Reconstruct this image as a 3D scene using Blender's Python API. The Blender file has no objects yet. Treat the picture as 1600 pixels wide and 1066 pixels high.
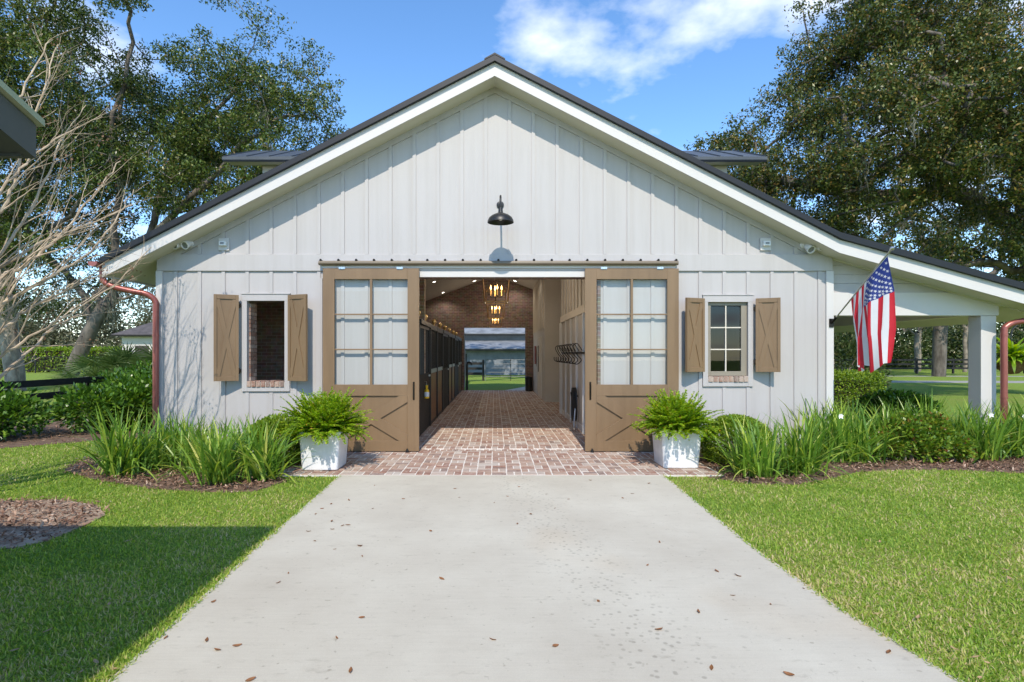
import bpy, math, random
import numpy as np
from mathutils import Vector, Matrix
R = math.radians
scene = bpy.context.scene
COL = scene.collection

# ------------------------------------------------------------------ camera, sky, sun, exposure
FPX, D, CH = 870.0, 9.06, 1.6            # focal length in photo pixels, camera distance to the front wall, eye height
VX, VY = 773.0, 553.0                    # vanishing point of the aisle in the photo
cam_d = bpy.data.cameras.new('camera'); cam = bpy.data.objects.new('camera', cam_d); COL.objects.link(cam)
cam.location = (0, -D, CH); cam.rotation_euler = (R(90), 0, 0)
cam_d.sensor_width = 36.0; cam_d.lens = FPX / 1600.0 * 36.0
cam_d.shift_x = (800 - VX) / 1600.0; cam_d.shift_y = (VY - 533) / 1600.0
cam_d.clip_start = 0.05; cam_d.clip_end = 2000
scene.camera = cam

SUN_EL, SUN_AZ = 46.5, 2.0               # sun behind the camera, a touch to the left
w = bpy.data.worlds.new('World'); scene.world = w; w.use_nodes = True
nt = w.node_tree; nt.nodes.clear()
N = nt.nodes.new; L = nt.links.new
out = N('ShaderNodeOutputWorld'); bg = N('ShaderNodeBackground'); bg.inputs['Strength'].default_value = 0.15
sky = N('ShaderNodeTexSky'); sky.sky_type = 'NISHITA'; sky.sun_disc = False
sky.sun_elevation = R(SUN_EL); sky.sun_rotation = R(180 + SUN_AZ)
sky.air_density = 1.0; sky.dust_density = 0.05; sky.ozone_density = 2.4; sky.altitude = 600
tc = N('ShaderNodeTexCoord'); sep = N('ShaderNodeSeparateXYZ'); L(tc.outputs['Generated'], sep.inputs[0])
add = N('ShaderNodeMath'); add.operation = 'ADD'; add.inputs[1].default_value = 0.16; L(sep.outputs['Z'], add.inputs[0])
mx = N('ShaderNodeMath'); mx.operation = 'MAXIMUM'; mx.inputs[1].default_value = 0.05; L(add.outputs[0], mx.inputs[0])
dx = N('ShaderNodeMath'); dx.operation = 'DIVIDE'; L(sep.outputs['X'], dx.inputs[0]); L(mx.outputs[0], dx.inputs[1])
dy = N('ShaderNodeMath'); dy.operation = 'DIVIDE'; L(sep.outputs['Y'], dy.inputs[0]); L(mx.outputs[0], dy.inputs[1])
cb = N('ShaderNodeCombineXYZ'); L(dx.outputs[0], cb.inputs[0]); L(dy.outputs[0], cb.inputs[1]); cb.inputs[2].default_value = 24.6
n1 = N('ShaderNodeTexNoise'); n1.inputs['Scale'].default_value = 1.55; n1.inputs['Detail'].default_value = 9; n1.inputs['Roughness'].default_value = 0.52
L(cb.outputs[0], n1.inputs['Vector'])
ramp = N('ShaderNodeValToRGB'); ramp.color_ramp.elements[0].position = 0.555; ramp.color_ramp.elements[1].position = 0.70
L(n1.outputs['Fac'], ramp.inputs[0])
mul = N('ShaderNodeMath'); mul.operation = 'MULTIPLY'; mul.inputs[1].default_value = 0.92; L(ramp.outputs[0], mul.inputs[0])
hs = N('ShaderNodeHueSaturation'); hs.inputs['Saturation'].default_value = 1.16; hs.inputs['Value'].default_value = 1.26; L(sky.outputs[0], hs.inputs['Color'])
mix = N('ShaderNodeMix'); mix.data_type = 'RGBA'; L(mul.outputs[0], mix.inputs['Factor'])
L(hs.outputs[0], mix.inputs['A']); mix.inputs['B'].default_value = (6.6, 6.8, 7.2, 1)
L(mix.outputs['Result'], bg.inputs['Color']); L(bg.outputs[0], out.inputs[0])

sd = bpy.data.lights.new('sun', 'SUN'); sd.energy = 3.0; sd.angle = R(0.53); sd.color = (1.0, 0.905, 0.775)
sun = bpy.data.objects.new('sun', sd); COL.objects.link(sun); sun.location = (0, -40, 40)
to_sun = Vector((-math.sin(R(SUN_AZ)) * math.cos(R(SUN_EL)), -math.cos(R(SUN_AZ)) * math.cos(R(SUN_EL)), math.sin(R(SUN_EL))))
sun.rotation_euler = to_sun.to_track_quat('Z', 'Y').to_euler()

vs = scene.view_settings
vs.view_transform = 'Standard'; vs.look = 'None'; vs.gamma = 1.0; vs.use_curve_mapping = False; vs.exposure = 0.64
cy = scene.cycles
cy.use_denoising = True; cy.max_bounces = 8; cy.diffuse_bounces = 5; cy.glossy_bounces = 3
cy.transmission_bounces = 4; cy.transparent_max_bounces = 12; cy.caustics_reflective = False; cy.caustics_refractive = False
cy.sample_clamp_indirect = 6.0

# ------------------------------------------------------------------ helpers
def P(px, py, y):
    """photo pixel -> point on the vertical plane at depth y"""
    d = y + D
    return Vector(((px - VX) / FPX * d, y, CH - (py - VY) / FPX * d))
def G(px, py, z=0.0):
    """photo pixel -> point on the ground"""
    d = (CH - z) * FPX / (py - VY)
    return Vector(((px - VX) / FPX * d, d - D, z))

ORG = {}
def put(o, parent=None, origin=None):
    COL.objects.link(o)
    if parent is not None:
        o.parent = parent
        org = ORG[parent.name] if origin is None else Vector(origin)
        o.location = org - ORG[parent.name]
    else:
        org = Vector(origin) if origin is not None else Vector((0, 0, 0))
        o.location = org
    ORG[o.name] = org
    return o
def tag(o, label=None, cat=None, group=None, kind=None):
    if label: o['label'] = label
    if cat: o['category'] = cat
    if group: o['group'] = group
    if kind: o['kind'] = kind
    return o
def thing(name, loc, label, cat, group=None):
    o = bpy.data.objects.new(name, None); o.empty_display_size = 0.1
    put(o, None, loc)
    return tag(o, label, cat, group)
def finish(me, mat, smooth=False):
    if mat: me.materials.append(mat)
    if smooth: me.polygons.foreach_set('use_smooth', [True] * len(me.polygons))
    me.update()
def base_origin(V):
    lo = V.min(0); hi = V.max(0)
    return Vector(((lo[0] + hi[0]) / 2, (lo[1] + hi[1]) / 2, lo[2]))
def np_obj(name, V, F, mat, parent=None, origin=None, smooth=False):
    V = np.asarray(V, dtype=np.float32).reshape(-1, 3); F = np.asarray(F, dtype=np.int32)
    k = F.shape[1]; m = F.shape[0]
    if parent is not None and origin is None: org = ORG[parent.name]
    elif origin is None: org = base_origin(V)
    else: org = Vector(origin)
    V = V - np.array(org[:], dtype=np.float32)
    me = bpy.data.meshes.new(name)
    me.vertices.add(len(V)); me.vertices.foreach_set('co', V.ravel())
    me.loops.add(m * k); me.loops.foreach_set('vertex_index', F.ravel())
    me.polygons.add(m)
    me.polygons.foreach_set('loop_start', np.arange(m, dtype=np.int32) * k)
    me.polygons.foreach_set('loop_total', np.full(m, k, dtype=np.int32))
    if mat: me.materials.append(mat)
    if smooth: me.polygons.foreach_set('use_smooth', np.ones(m, dtype=bool))
    me.update(calc_edges=True)
    return put(bpy.data.objects.new(name, me), parent, org)

class MB:
    def __init__(s): s.v = []; s.f = []
    def add(s, verts, faces):
        b = len(s.v); s.v += [tuple(p) for p in verts]; s.f += [tuple(i + b for i in f) for f in faces]; return s
    def box(s, x0, x1, y0, y1, z0, z1):
        return s.add([(x0,y0,z0),(x1,y0,z0),(x1,y1,z0),(x0,y1,z0),(x0,y0,z1),(x1,y0,z1),(x1,y1,z1),(x0,y1,z1)],
                     [(0,3,2,1),(4,5,6,7),(0,1,5,4),(1,2,6,5),(2,3,7,6),(3,0,4,7)])
    def obox(s, c, ax, ay, az):
        c, ax, ay, az = Vector(c), Vector(ax), Vector(ay), Vector(az)
        vs_ = [c+sx*ax+sy*ay+sz*az for sz in (-1,1) for sx, sy in ((-1,-1),(1,-1),(1,1),(-1,1))]
        return s.add(vs_, [(0,3,2,1),(4,5,6,7),(0,1,5,4),(1,2,6,5),(2,3,7,6),(3,0,4,7)])
    def beam(s, p, q, wd, ht, up=(0,0,1)):
        p, q = Vector(p), Vector(q); d = q - p; l = d.length; d.normalize()
        side = d.cross(Vector(up))
        if side.length < 1e-4: side = d.cross(Vector((0,1,0)))
        side.normalize(); u = side.cross(d)
        return s.obox((p+q)/2, d*l/2, side*wd/2, u*ht/2)
    def prism(s, poly, y0, y1):
        """polygon in XZ extruded along Y"""
        n = len(poly)
        vs_ = [(x, y0, z) for x, z in poly] + [(x, y1, z) for x, z in poly]
        return s.add(vs_, [tuple(range(n)), tuple(range(2*n-1, n-1, -1))] + [(i, i+n, (i+1)%n+n, (i+1)%n) for i in range(n)])
    def prism_x(s, poly, x0, x1):
        n = len(poly)
        vs_ = [(x0, y, z) for y, z in poly] + [(x1, y, z) for y, z in poly]
        return s.add(vs_, [tuple(range(n)), tuple(range(2*n-1, n-1, -1))] + [(i, i+n, (i+1)%n+n, (i+1)%n) for i in range(n)])
    def prism_z(s, poly, z0, z1):
        n = len(poly)
        vs_ = [(x, y, z0) for x, y in poly] + [(x, y, z1) for x, y in poly]
        return s.add(vs_, [tuple(range(n-1, -1, -1)), tuple(range(n, 2*n))] + [(i, (i+1)%n, (i+1)%n+n, i+n) for i in range(n)])
    def tube(s, pts, rad, n=8, cap=True):
        pts = [Vector(p) for p in pts]
        if not hasattr(rad, '__len__'): rad = [rad]*len(pts)
        d0 = (pts[1]-pts[0]).normalized()
        ref = Vector((0,0,1)) if abs(d0.z) < 0.9 else Vector((1,0,0))
        u = d0.cross(ref).normalized(); vs_ = []
        for i, p in enumerate(pts):
            a = pts[max(i-1,0)]; b = pts[min(i+1,len(pts)-1)]; d = (b-a).normalized()
            u = (u - d*u.dot(d))
            u = u.normalized() if u.length > 1e-5 else d.orthogonal().normalized()
            v_ = d.cross(u)
            vs_ += [p + (u*math.cos(2*math.pi*k/n) + v_*math.sin(2*math.pi*k/n))*rad[i] for k in range(n)]
        fs = [(i*n+k, i*n+(k+1)%n, (i+1)*n+(k+1)%n, (i+1)*n+k) for i in range(len(pts)-1) for k in range(n)]
        if cap: fs += [tuple(range(n-1,-1,-1)), tuple(range((len(pts)-1)*n, len(pts)*n))]
        return s.add(vs_, fs)
    def lathe(s, prof, c=(0,0,0), n=20, axis=(0,0,1)):
        c = Vector(c); az = Vector(axis).normalized(); ax = az.orthogonal().normalized(); ay = az.cross(ax)
        vs_ = [c + az*h + (ax*math.cos(2*math.pi*k/n) + ay*math.sin(2*math.pi*k/n))*max(r,1e-4) for r, h in prof for k in range(n)]
        fs = [(i*n+k, i*n+(k+1)%n, (i+1)*n+(k+1)%n, (i+1)*n+k) for i in range(len(prof)-1) for k in range(n)]
        return s.add(vs_, fs)
    def build(s, name, mat, parent=None, origin=None, smooth=False, bevel=0):
        V = np.array(s.v, dtype=float)
        if parent is not None and origin is None: org = ORG[parent.name]
        elif origin is None: org = base_origin(V)
        else: org = Vector(origin)
        me = bpy.data.meshes.new(name)
        me.from_pydata([(x-org.x, y-org.y, z-org.z) for x, y, z in s.v], [], s.f)
        finish(me, mat, smooth)
        if smooth:
            try: me.set_sharp_from_angle(angle=R(40))
            except Exception: pass
        o = put(bpy.data.objects.new(name, me), parent, org)
        if bevel:
            b = o.modifiers.new('bevel', 'BEVEL'); b.width = bevel; b.segments = 2; b.limit_method = 'ANGLE'
        return o
def shared(name, me, parent, loc, rot=None, scale=None):
    """one more object on shared mesh data; loc in the parent's own space"""
    o = bpy.data.objects.new(name, me); COL.objects.link(o)
    o.parent = parent; o.location = loc
    if rot is not None: o.rotation_euler = rot
    if scale is not None: o.scale = scale
    ORG[o.name] = (ORG[parent.name] if parent else Vector()) + Vector(loc)
    return o

# ------------------------------------------------------------------ materials
def new_mat(name):
    m = bpy.data.materials.new(name); m.use_nodes = True
    t = m.node_tree; b = t.nodes['Principled BSDF']
    return m, t, b
def c4(c): return (c[0], c[1], c[2], 1)
def pm(name, c, rough=0.6, var=0.08, vscale=3.0, bump=0.0, bscale=60.0, metal=0.0, stretch=(1,1,1), spec=0.5, c2=None, detail=5, dirt=0.0):
    m, t, b = new_mat(name); n = t.nodes.new; l = t.links.new
    tcn = n('ShaderNodeTexCoord'); mp = n('ShaderNodeMapping'); mp.inputs['Scale'].default_value = stretch
    geo = n('ShaderNodeNewGeometry'); l(geo.outputs['Position'], mp.inputs[0])
    nz = n('ShaderNodeTexNoise'); nz.inputs['Scale'].default_value = vscale; nz.inputs['Detail'].default_value = detail; nz.inputs['Roughness'].default_value = 0.6
    l(mp.outputs[0], nz.inputs['Vector'])
    rp = n('ShaderNodeValToRGB'); rp.color_ramp.elements[0].position = 0.32; rp.color_ramp.elements[1].position = 0.68
    hi = c2 if c2 else tuple(min(1, x*(1+var)) for x in c); lo = tuple(x*(1-var) for x in c)
    rp.color_ramp.elements[0].color = c4(lo); rp.color_ramp.elements[1].color = c4(hi)
    l(nz.outputs['Fac'], rp.inputs[0]); l(rp.outputs[0], b.inputs['Base Color'])
    b.inputs['Roughness'].default_value = rough; b.inputs['Metallic'].default_value = metal
    b.inputs['Specular IOR Level'].default_value = spec
    if bump:
        nb = n('ShaderNodeTexNoise'); nb.inputs['Scale'].default_value = bscale; nb.inputs['Detail'].default_value = 4
        l(mp.outputs[0], nb.inputs['Vector'])
        bp = n('ShaderNodeBump'); bp.inputs['Strength'].default_value = bump; bp.inputs['Distance'].default_value = 0.01
        l(nb.outputs['Fac'], bp.inputs['Height']); l(bp.outputs[0], b.inputs['Normal'])
    return m
def leaf_mat(name, cols, trans=0.35, rough=0.45, island=True, noise=None):
    """cols: (position, colour) stops picked per leaf"""
    m, t, b = new_mat(name); n = t.nodes.new; l = t.links.new
    geo = n('ShaderNodeNewGeometry')
    rp = n('ShaderNodeValToRGB'); e = rp.color_ramp.elements
    e[0].position, e[0].color = cols[0][0], c4(cols[0][1]); e[1].position, e[1].color = cols[-1][0], c4(cols[-1][1])
    for p_, c_ in cols[1:-1]:
        x = e.new(p_); x.color = c4(c_)
    fac = geo.outputs['Random Per Island']
    if noise:
        nz = n('ShaderNodeTexNoise'); nz.inputs['Scale'].default_value = noise[0]; nz.inputs['Detail'].default_value = 3
        l(geo.outputs['Position'], nz.inputs['Vector'])
        sb = n('ShaderNodeMath'); sb.operation = 'MULTIPLY_ADD'; sb.inputs[1].default_value = noise[1]; sb.inputs[2].default_value = -noise[1]*0.5
        l(nz.outputs['Fac'], sb.inputs[0])
        ad = n('ShaderNodeMath'); ad.operation = 'ADD'; ad.use_clamp = True; l(fac, ad.inputs[0]); l(sb.outputs[0], ad.inputs[1]); fac = ad.outputs[0]
    if noise and len(noise) > 2:
        nz2 = n('ShaderNodeTexNoise'); nz2.inputs['Scale'].default_value = noise[2]; nz2.inputs['Detail'].default_value = 4; l(geo.outputs['Position'], nz2.inputs['Vector'])
        s2 = n('ShaderNodeMath'); s2.operation = 'MULTIPLY_ADD'; s2.inputs[1].default_value = noise[3]; s2.inputs[2].default_value = -noise[3]*0.48; l(nz2.outputs['Fac'], s2.inputs[0])
        a2 = n('ShaderNodeMath'); a2.operation = 'ADD'; a2.use_clamp = True; l(fac, a2.inputs[0]); l(s2.outputs[0], a2.inputs[1]); fac = a2.outputs[0]
    l(fac, rp.inputs[0]); l(rp.outputs[0], b.inputs['Base Color']); b.inputs['Roughness'].default_value = rough
    b.inputs['Specular IOR Level'].default_value = 0.4
    tr = n('ShaderNodeBsdfTranslucent'); 
    hs_ = n('ShaderNodeHueSaturation'); hs_.inputs['Hue'].default_value = 0.485; hs_.inputs['Value'].default_value = 1.5; hs_.inputs['Saturation'].default_value = 1.1
    l(rp.outputs[0], hs_.inputs['Color']); l(hs_.outputs[0], tr.inputs['Color'])
    ms = n('ShaderNodeMixShader'); ms.inputs[0].default_value = trans
    l(b.outputs[0], ms.inputs[1]); l(tr.outputs[0], ms.inputs[2])
    l(ms.outputs[0], t.nodes['Material Output'].inputs['Surface'])
    return m
BRICKS = [(0.0,(.25,.125,.085)),(.16,(.34,.215,.155)),(.34,(.38,.29,.235)),(.5,(.29,.175,.13)),(.66,(.42,.345,.29)),(.8,(.36,.245,.185)),(.92,(.20,.13,.105)),(1,(.45,.39,.335))]
def paver_mat(name, src):
    m, t, b = new_mat(name); n = t.nodes.new; l = t.links.new
    geo = n('ShaderNodeNewGeometry')
    if src == 'object':
        oi = n('ShaderNodeObjectInfo'); fac = oi.outputs['Random']
    else: fac = geo.outputs['Random Per Island']
    rp = n('ShaderNodeValToRGB'); rp.color_ramp.interpolation = 'CONSTANT'; e = rp.color_ramp.elements
    e[0].position, e[0].color = BRICKS[0][0], c4(BRICKS[0][1]); e[1].position, e[1].color = .97, c4(BRICKS[-1][1])
    for p_, c_ in BRICKS[1:-1]:
        x = e.new(p_); x.color = c4(c_)
    l(fac, rp.inputs[0])
    nz = n('ShaderNodeTexNoise'); nz.inputs['Scale'].default_value = 22; nz.inputs['Detail'].default_value = 6; nz.inputs['Roughness'].default_value = .7; l(geo.outputs['Position'], nz.inputs['Vector'])
    r2 = n('ShaderNodeValToRGB'); r2.color_ramp.elements[0].position = .42; r2.color_ramp.elements[1].position = .72
    r2.color_ramp.elements[0].color = (0,0,0,1); r2.color_ramp.elements[1].color = (.55,.55,.55,1); l(nz.outputs['Fac'], r2.inputs[0])
    mxn = n('ShaderNodeMix'); mxn.data_type = 'RGBA'; l(r2.outputs[0], mxn.inputs['Factor']); l(rp.outputs[0], mxn.inputs['A']); mxn.inputs['B'].default_value = (.52,.46,.40,1)
    l(mxn.outputs['Result'], b.inputs['Base Color']); b.inputs['Roughness'].default_value = .85
    nb = n('ShaderNodeTexNoise'); nb.inputs['Scale'].default_value = 70; nb.inputs['Detail'].default_value = 5; l(geo.outputs['Position'], nb.inputs['Vector'])
    bp = n('ShaderNodeBump'); bp.inputs['Strength'].default_value = .5; bp.inputs['Distance'].default_value = .01; l(nb.outputs['Fac'], bp.inputs['Height']); l(bp.outputs[0], b.inputs['Normal'])
    return m
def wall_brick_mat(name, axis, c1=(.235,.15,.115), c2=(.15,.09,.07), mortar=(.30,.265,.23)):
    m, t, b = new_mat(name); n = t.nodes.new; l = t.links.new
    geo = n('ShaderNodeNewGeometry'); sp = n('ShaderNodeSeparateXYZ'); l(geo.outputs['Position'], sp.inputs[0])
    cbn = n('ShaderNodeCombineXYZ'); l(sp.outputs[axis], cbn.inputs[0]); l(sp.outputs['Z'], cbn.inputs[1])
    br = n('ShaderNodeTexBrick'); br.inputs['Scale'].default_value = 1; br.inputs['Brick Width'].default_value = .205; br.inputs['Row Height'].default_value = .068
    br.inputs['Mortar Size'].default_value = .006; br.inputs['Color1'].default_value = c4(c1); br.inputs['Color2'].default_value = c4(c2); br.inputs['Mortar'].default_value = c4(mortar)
    l(cbn.outputs[0], br.inputs['Vector'])
    nz = n('ShaderNodeTexNoise'); nz.inputs['Scale'].default_value = 9; nz.inputs['Detail'].default_value = 5; l(geo.outputs['Position'], nz.inputs['Vector'])
    mxn = n('ShaderNodeMix'); mxn.data_type = 'RGBA'; mxn.blend_type = 'OVERLAY'; mxn.inputs['Factor'].default_value = .6
    l(br.outputs['Color'], mxn.inputs['A']); l(nz.outputs['Color'], mxn.inputs['B'])
    hsn = n('ShaderNodeHueSaturation'); hsn.inputs['Saturation'].default_value = .85; l(mxn.outputs['Result'], hsn.inputs['Color']); l(hsn.outputs[0], b.inputs['Base Color'])
    b.inputs['Roughness'].default_value = .9
    bp = n('ShaderNodeBump'); bp.inputs['Strength'].default_value = .6; bp.inputs['Distance'].default_value = .01; bp.invert = True; l(br.outputs['Fac'], bp.inputs['Height']); l(bp.outputs[0], b.inputs['Normal'])
    return m
def glass_mat(name, tint, refl=1.0):
    m, t, b = new_mat(name); n = t.nodes.new; l = t.links.new; t.nodes.remove(b)
    tr = n('ShaderNodeBsdfTransparent'); tr.inputs[0].default_value = c4(tint)
    gl = n('ShaderNodeBsdfGlossy'); gl.inputs['Roughness'].default_value = .015; gl.inputs['Color'].default_value = (.9,.95,1,1)
    lw = n('ShaderNodeLayerWeight'); lw.inputs['Blend'].default_value = .5
    pw = n('ShaderNodeMath'); pw.operation = 'POWER'; pw.inputs[1].default_value = 5; l(lw.outputs['Facing'], pw.inputs[0])
    mu = n('ShaderNodeMath'); mu.operation = 'MULTIPLY_ADD'; mu.inputs[1].default_value = .9; mu.inputs[2].default_value = .045*refl; mu.use_clamp = True; l(pw.outputs[0], mu.inputs[0])
    ms = n('ShaderNodeMixShader'); l(mu.outputs[0], ms.inputs[0]); l(tr.outputs[0], ms.inputs[1]); l(gl.outputs[0], ms.inputs[2])
    l(ms.outputs[0], t.nodes['Material Output'].inputs['Surface'])
    return m
def emit_mat(name, c, s):
    m, t, b = new_mat(name); b.inputs['Base Color'].default_value = c4(c)
    b.inputs['Emission Color'].default_value = c4(c); b.inputs['Emission Strength'].default_value = s
    return m

M = {}
M['white'] = pm('white_paint', (.445,.425,.415), .55, .022, 1.3, .12, 90, stretch=(1,1,.35))
def weather(m, amt=.10):
    t = m.node_tree; n = t.nodes.new; l = t.links.new; b = t.nodes['Principled BSDF']; src = b.inputs['Base Color'].links[0].from_socket
    geo = n('ShaderNodeNewGeometry'); mp = n('ShaderNodeMapping'); mp.inputs['Scale'].default_value = (7,7,.45); l(geo.outputs['Position'], mp.inputs[0])
    nz = n('ShaderNodeTexNoise'); nz.inputs['Scale'].default_value = 1; nz.inputs['Detail'].default_value = 6; nz.inputs['Roughness'].default_value = .65; l(mp.outputs[0], nz.inputs['Vector'])
    r = n('ShaderNodeValToRGB'); r.color_ramp.elements[0].position = .30; r.color_ramp.elements[1].position = .55; r.color_ramp.elements[0].color = (1-amt,1-amt*1.1,1-amt*1.3,1); r.color_ramp.elements[1].color = (1,1,1,1); l(nz.outputs['Fac'], r.inputs[0])
    mxn = n('ShaderNodeMix'); mxn.data_type = 'RGBA'; mxn.blend_type = 'MULTIPLY'; mxn.inputs['Factor'].default_value = 1; l(src, mxn.inputs['A']); l(r.outputs[0], mxn.inputs['B']); l(mxn.outputs['Result'], b.inputs['Base Color'])
M['trim'] = pm('white_trim', (.575,.555,.535), .5, .02, 2.0, .06, 120)
M['cream'] = pm('soffit_bounce_tint', (.60,.575,.47), .6, .03, 2.0)  # cream tint puts light bounced up from the ground into the soffit colour
M['brown'] = pm('taupe_paint', (.205,.132,.069), .5, .10, 2.5, .12, 120, stretch=(1,1,.3))
M['brown_dk'] = pm('taupe_metal', (.17,.135,.095), .4, .06, 6)
M['roof'] = pm('dark_metal_roof', (.012,.013,.016), .5, .15, 2, metal=.2)
M['copper'] = pm('aged_copper', (.30,.095,.08), .32, .22, 5, metal=.35, stretch=(1,1,.4))
M['black'] = pm('black_metal', (.012,.012,.012), .42, .2, 8)
M['blackwood'] = pm('black_boards', (.014,.013,.012), .7, .35, 4, .3, 40, stretch=(1,1,4))
M['bronze'] = pm('dark_bronze', (.02,.017,.014), .3, .2, 10, metal=.6)
M['gold'] = pm('brass', (.85,.60,.27), .25, .1, 10, metal=.55)
M['steel'] = pm('brushed_steel', (.62,.62,.62), .3, .05, 10, metal=1)
M['wood'] = pm('oiled_wood', (.24,.105,.04), .35, .3, 3.5, .1, 60, stretch=(1,6,.5))
M['ceil'] = pm('ceiling_paint', (.50,.475,.44), .6, .04, 2)
M['inwall'] = pm('interior_paint', (.66,.60,.50), .55, .03, 2)
M['inwhite'] = pm('interior_white', (.76,.75,.72), .5, .03, 2)
M['sash'] = pm('greige_sash', (.25,.22,.17), .5, .05, 4)
M['dormer_metal'] = pm('weathered_dark_metal', (.075,.08,.085), .42, .15, 3, metal=.3)
M['dark'] = pm('dark_interior', (.05,.045,.04), .8, .2, 3)
M['concrete'] = None
M['plastic'] = pm('white_plastic', (.74,.74,.73), .35, .03, 5)
M['lens'] = pm('grey_lens', (.22,.23,.24), .2, .1, 10)
M['pot'] = pm('white_glazed_pot', (.75,.76,.78), .3, .05, 6, .25, 14)
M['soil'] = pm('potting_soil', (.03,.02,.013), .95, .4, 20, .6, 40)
M['bark'] = pm('oak_bark', (.105,.085,.068), .95, .45, 3.5, 1.0, 16, stretch=(1,1,.35), c2=(.20,.175,.15))
M['bark_pale'] = pm('pale_bark', (.20,.165,.14), .95, .4, 5, 1.0, 18, stretch=(1,1,.4), c2=(.36,.315,.275))
M['twig'] = pm('bare_branch', (.40,.29,.18), .8, .3, 7, .3, 60, c2=(.58,.46,.32))
M['twig2'] = pm('grey_twigs', (.20,.165,.125), .9, .3, 3, c2=(.33,.28,.22))
M['seed'] = pm('dry_seed_head', (.15,.085,.045), .9, .4, 20)
M['oakleaf'] = leaf_mat('oak_leaf', [(0,(.018,.034,.008)),(.4,(.050,.085,.017)),(.7,(.115,.170,.034)),(.9,(.20,.235,.06)),(1,(.28,.20,.08))], .22, .34)
M['oakleaf2'] = leaf_mat('oak_leaf_golden', [(0,(.020,.035,.009)),(.38,(.054,.086,.020)),(.66,(.12,.160,.038)),(.84,(.22,.215,.06)),(.94,(.34,.23,.06)),(1,(.20,.115,.055))], .22, .34)
M['midleaf'] = leaf_mat('wood_leaf', [(0,(0.024,0.046,0.014)),(.4,(0.054,0.090,0.024)),(.8,(0.108,0.138,0.042)),(1,(0.180,0.168,0.072))], .3, .5)
M['haleleaf'] = leaf_mat('pale_foliage', [(0,(.06,.075,.035)),(.5,(.12,.13,.065)),(1,(.20,.19,.11))], .3, .6)
M['moss'] = leaf_mat('spanish_moss', [(0,(.11,.115,.085)),(.6,(.19,.19,.145)),(1,(.27,.26,.20))], .25, .9)
M['shrub'] = leaf_mat('glossy_shrub_leaf', [(0,(0.030,0.074,0.011)),(.5,(0.068,0.155,0.019)),(.85,(0.135,0.270,0.034)),(1,(0.270,0.405,0.054))], .35, .28)
M['shrub_red'] = leaf_mat('mixed_shrub_leaf', [(0,(.05,.12,.015)),(.45,(.14,.25,.03)),(.86,(.28,.38,.05)),(.95,(.34,.20,.05)),(1,(.20,.05,.03))], .35, .35)
M['box'] = leaf_mat('boxwood_leaf', [(0,(0.078,0.157,0.016)),(.5,(0.187,0.300,0.029)),(1,(0.343,0.443,0.046))], .35, .4)
M['lily'] = leaf_mat('strap_leaf', [(0,(0.070,0.158,0.024)),(.4,(0.151,0.288,0.041)),(.75,(0.263,0.419,0.059)),(.93,(0.424,0.521,0.086)),(.98,(0.600,0.595,0.171)),(1,(0.600,0.600,0.290))], .35, .35)
M['fern'] = leaf_mat('fern_leaflet', [(0,(0.119,0.227,0.014)),(.45,(0.236,0.399,0.023)),(.85,(0.389,0.544,0.034)),(.97,(0.528,0.558,0.069)),(1,(0.583,0.292,0.057))], .4, .4)
M['palm'] = leaf_mat('palmetto_leaf', [(0,(.045,.085,.022)),(.6,(.09,.145,.04)),(1,(.19,.24,.09))], .3, .4)
M['grass'] = leaf_mat('lawn_blade', [(0,(.105,.215,.024)),(.3,(.21,.345,.038)),(.58,(.30,.435,.054)),(.80,(.41,.48,.088)),(.93,(.53,.49,.17)),(1,(.60,.50,.26))], .40, .5, noise=(2.2,.6,.5,1.7))
M['petal'] = pm('white_petal', (.8,.8,.78), .5, .03, 10)
M['mulch'] = leaf_mat('bark_mulch', [(0,(0.101,0.050,0.029)),(.5,(0.216,0.119,0.075)),(.85,(0.351,0.217,0.145)),(1,(0.540,0.406,0.304))], 0, .9)
M['dryleaf'] = leaf_mat('dry_leaf', [(0,(.13,.05,.02)),(.5,(.22,.095,.035)),(1,(.30,.15,.06))], .1, .6)
M['paleleaf'] = leaf_mat('pale_dry_leaf', [(0,(.32,.20,.10)),(1,(.46,.32,.18))], .1, .7)
M['paver_o'] = paver_mat('clay_paver', 'object')
M['paver_i'] = paver_mat('clay_paver_field', 'island')
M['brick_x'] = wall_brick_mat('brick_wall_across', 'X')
M['brick_room'] = wall_brick_mat('brick_room_wall', 'X', (.36,.25,.19), (.25,.165,.125), (.40,.36,.31))  # lighter brick copy, brightened in colour as little daylight reaches this room
M['brick_y'] = wall_brick_mat('brick_wall_along', 'Y')
M['mortar'] = pm('mortar', (.68,.64,.58), .95, .12, 14, .5, 60)
M['glass'] = glass_mat('door_glass', (.965,.99,.985), .55)
M['glass_dark'] = glass_mat('window_glass', (.62,.65,.67), .9)
weather(M['white'], .07); weather(M['brown'], .14); weather(M['pot'], .10)
M['inpanel'] = pm('interior_panel', (.56,.535,.49), .55, .04, 2)
M['flame'] = emit_mat('lit_candle_bulb', (1.0,.60,.20), 6)
M['candle'] = emit_mat('candle_sleeve', (.95,.52,.15), .4)
M['downlight'] = emit_mat('lit_downlight', (1.0,.92,.8), 6)

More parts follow.
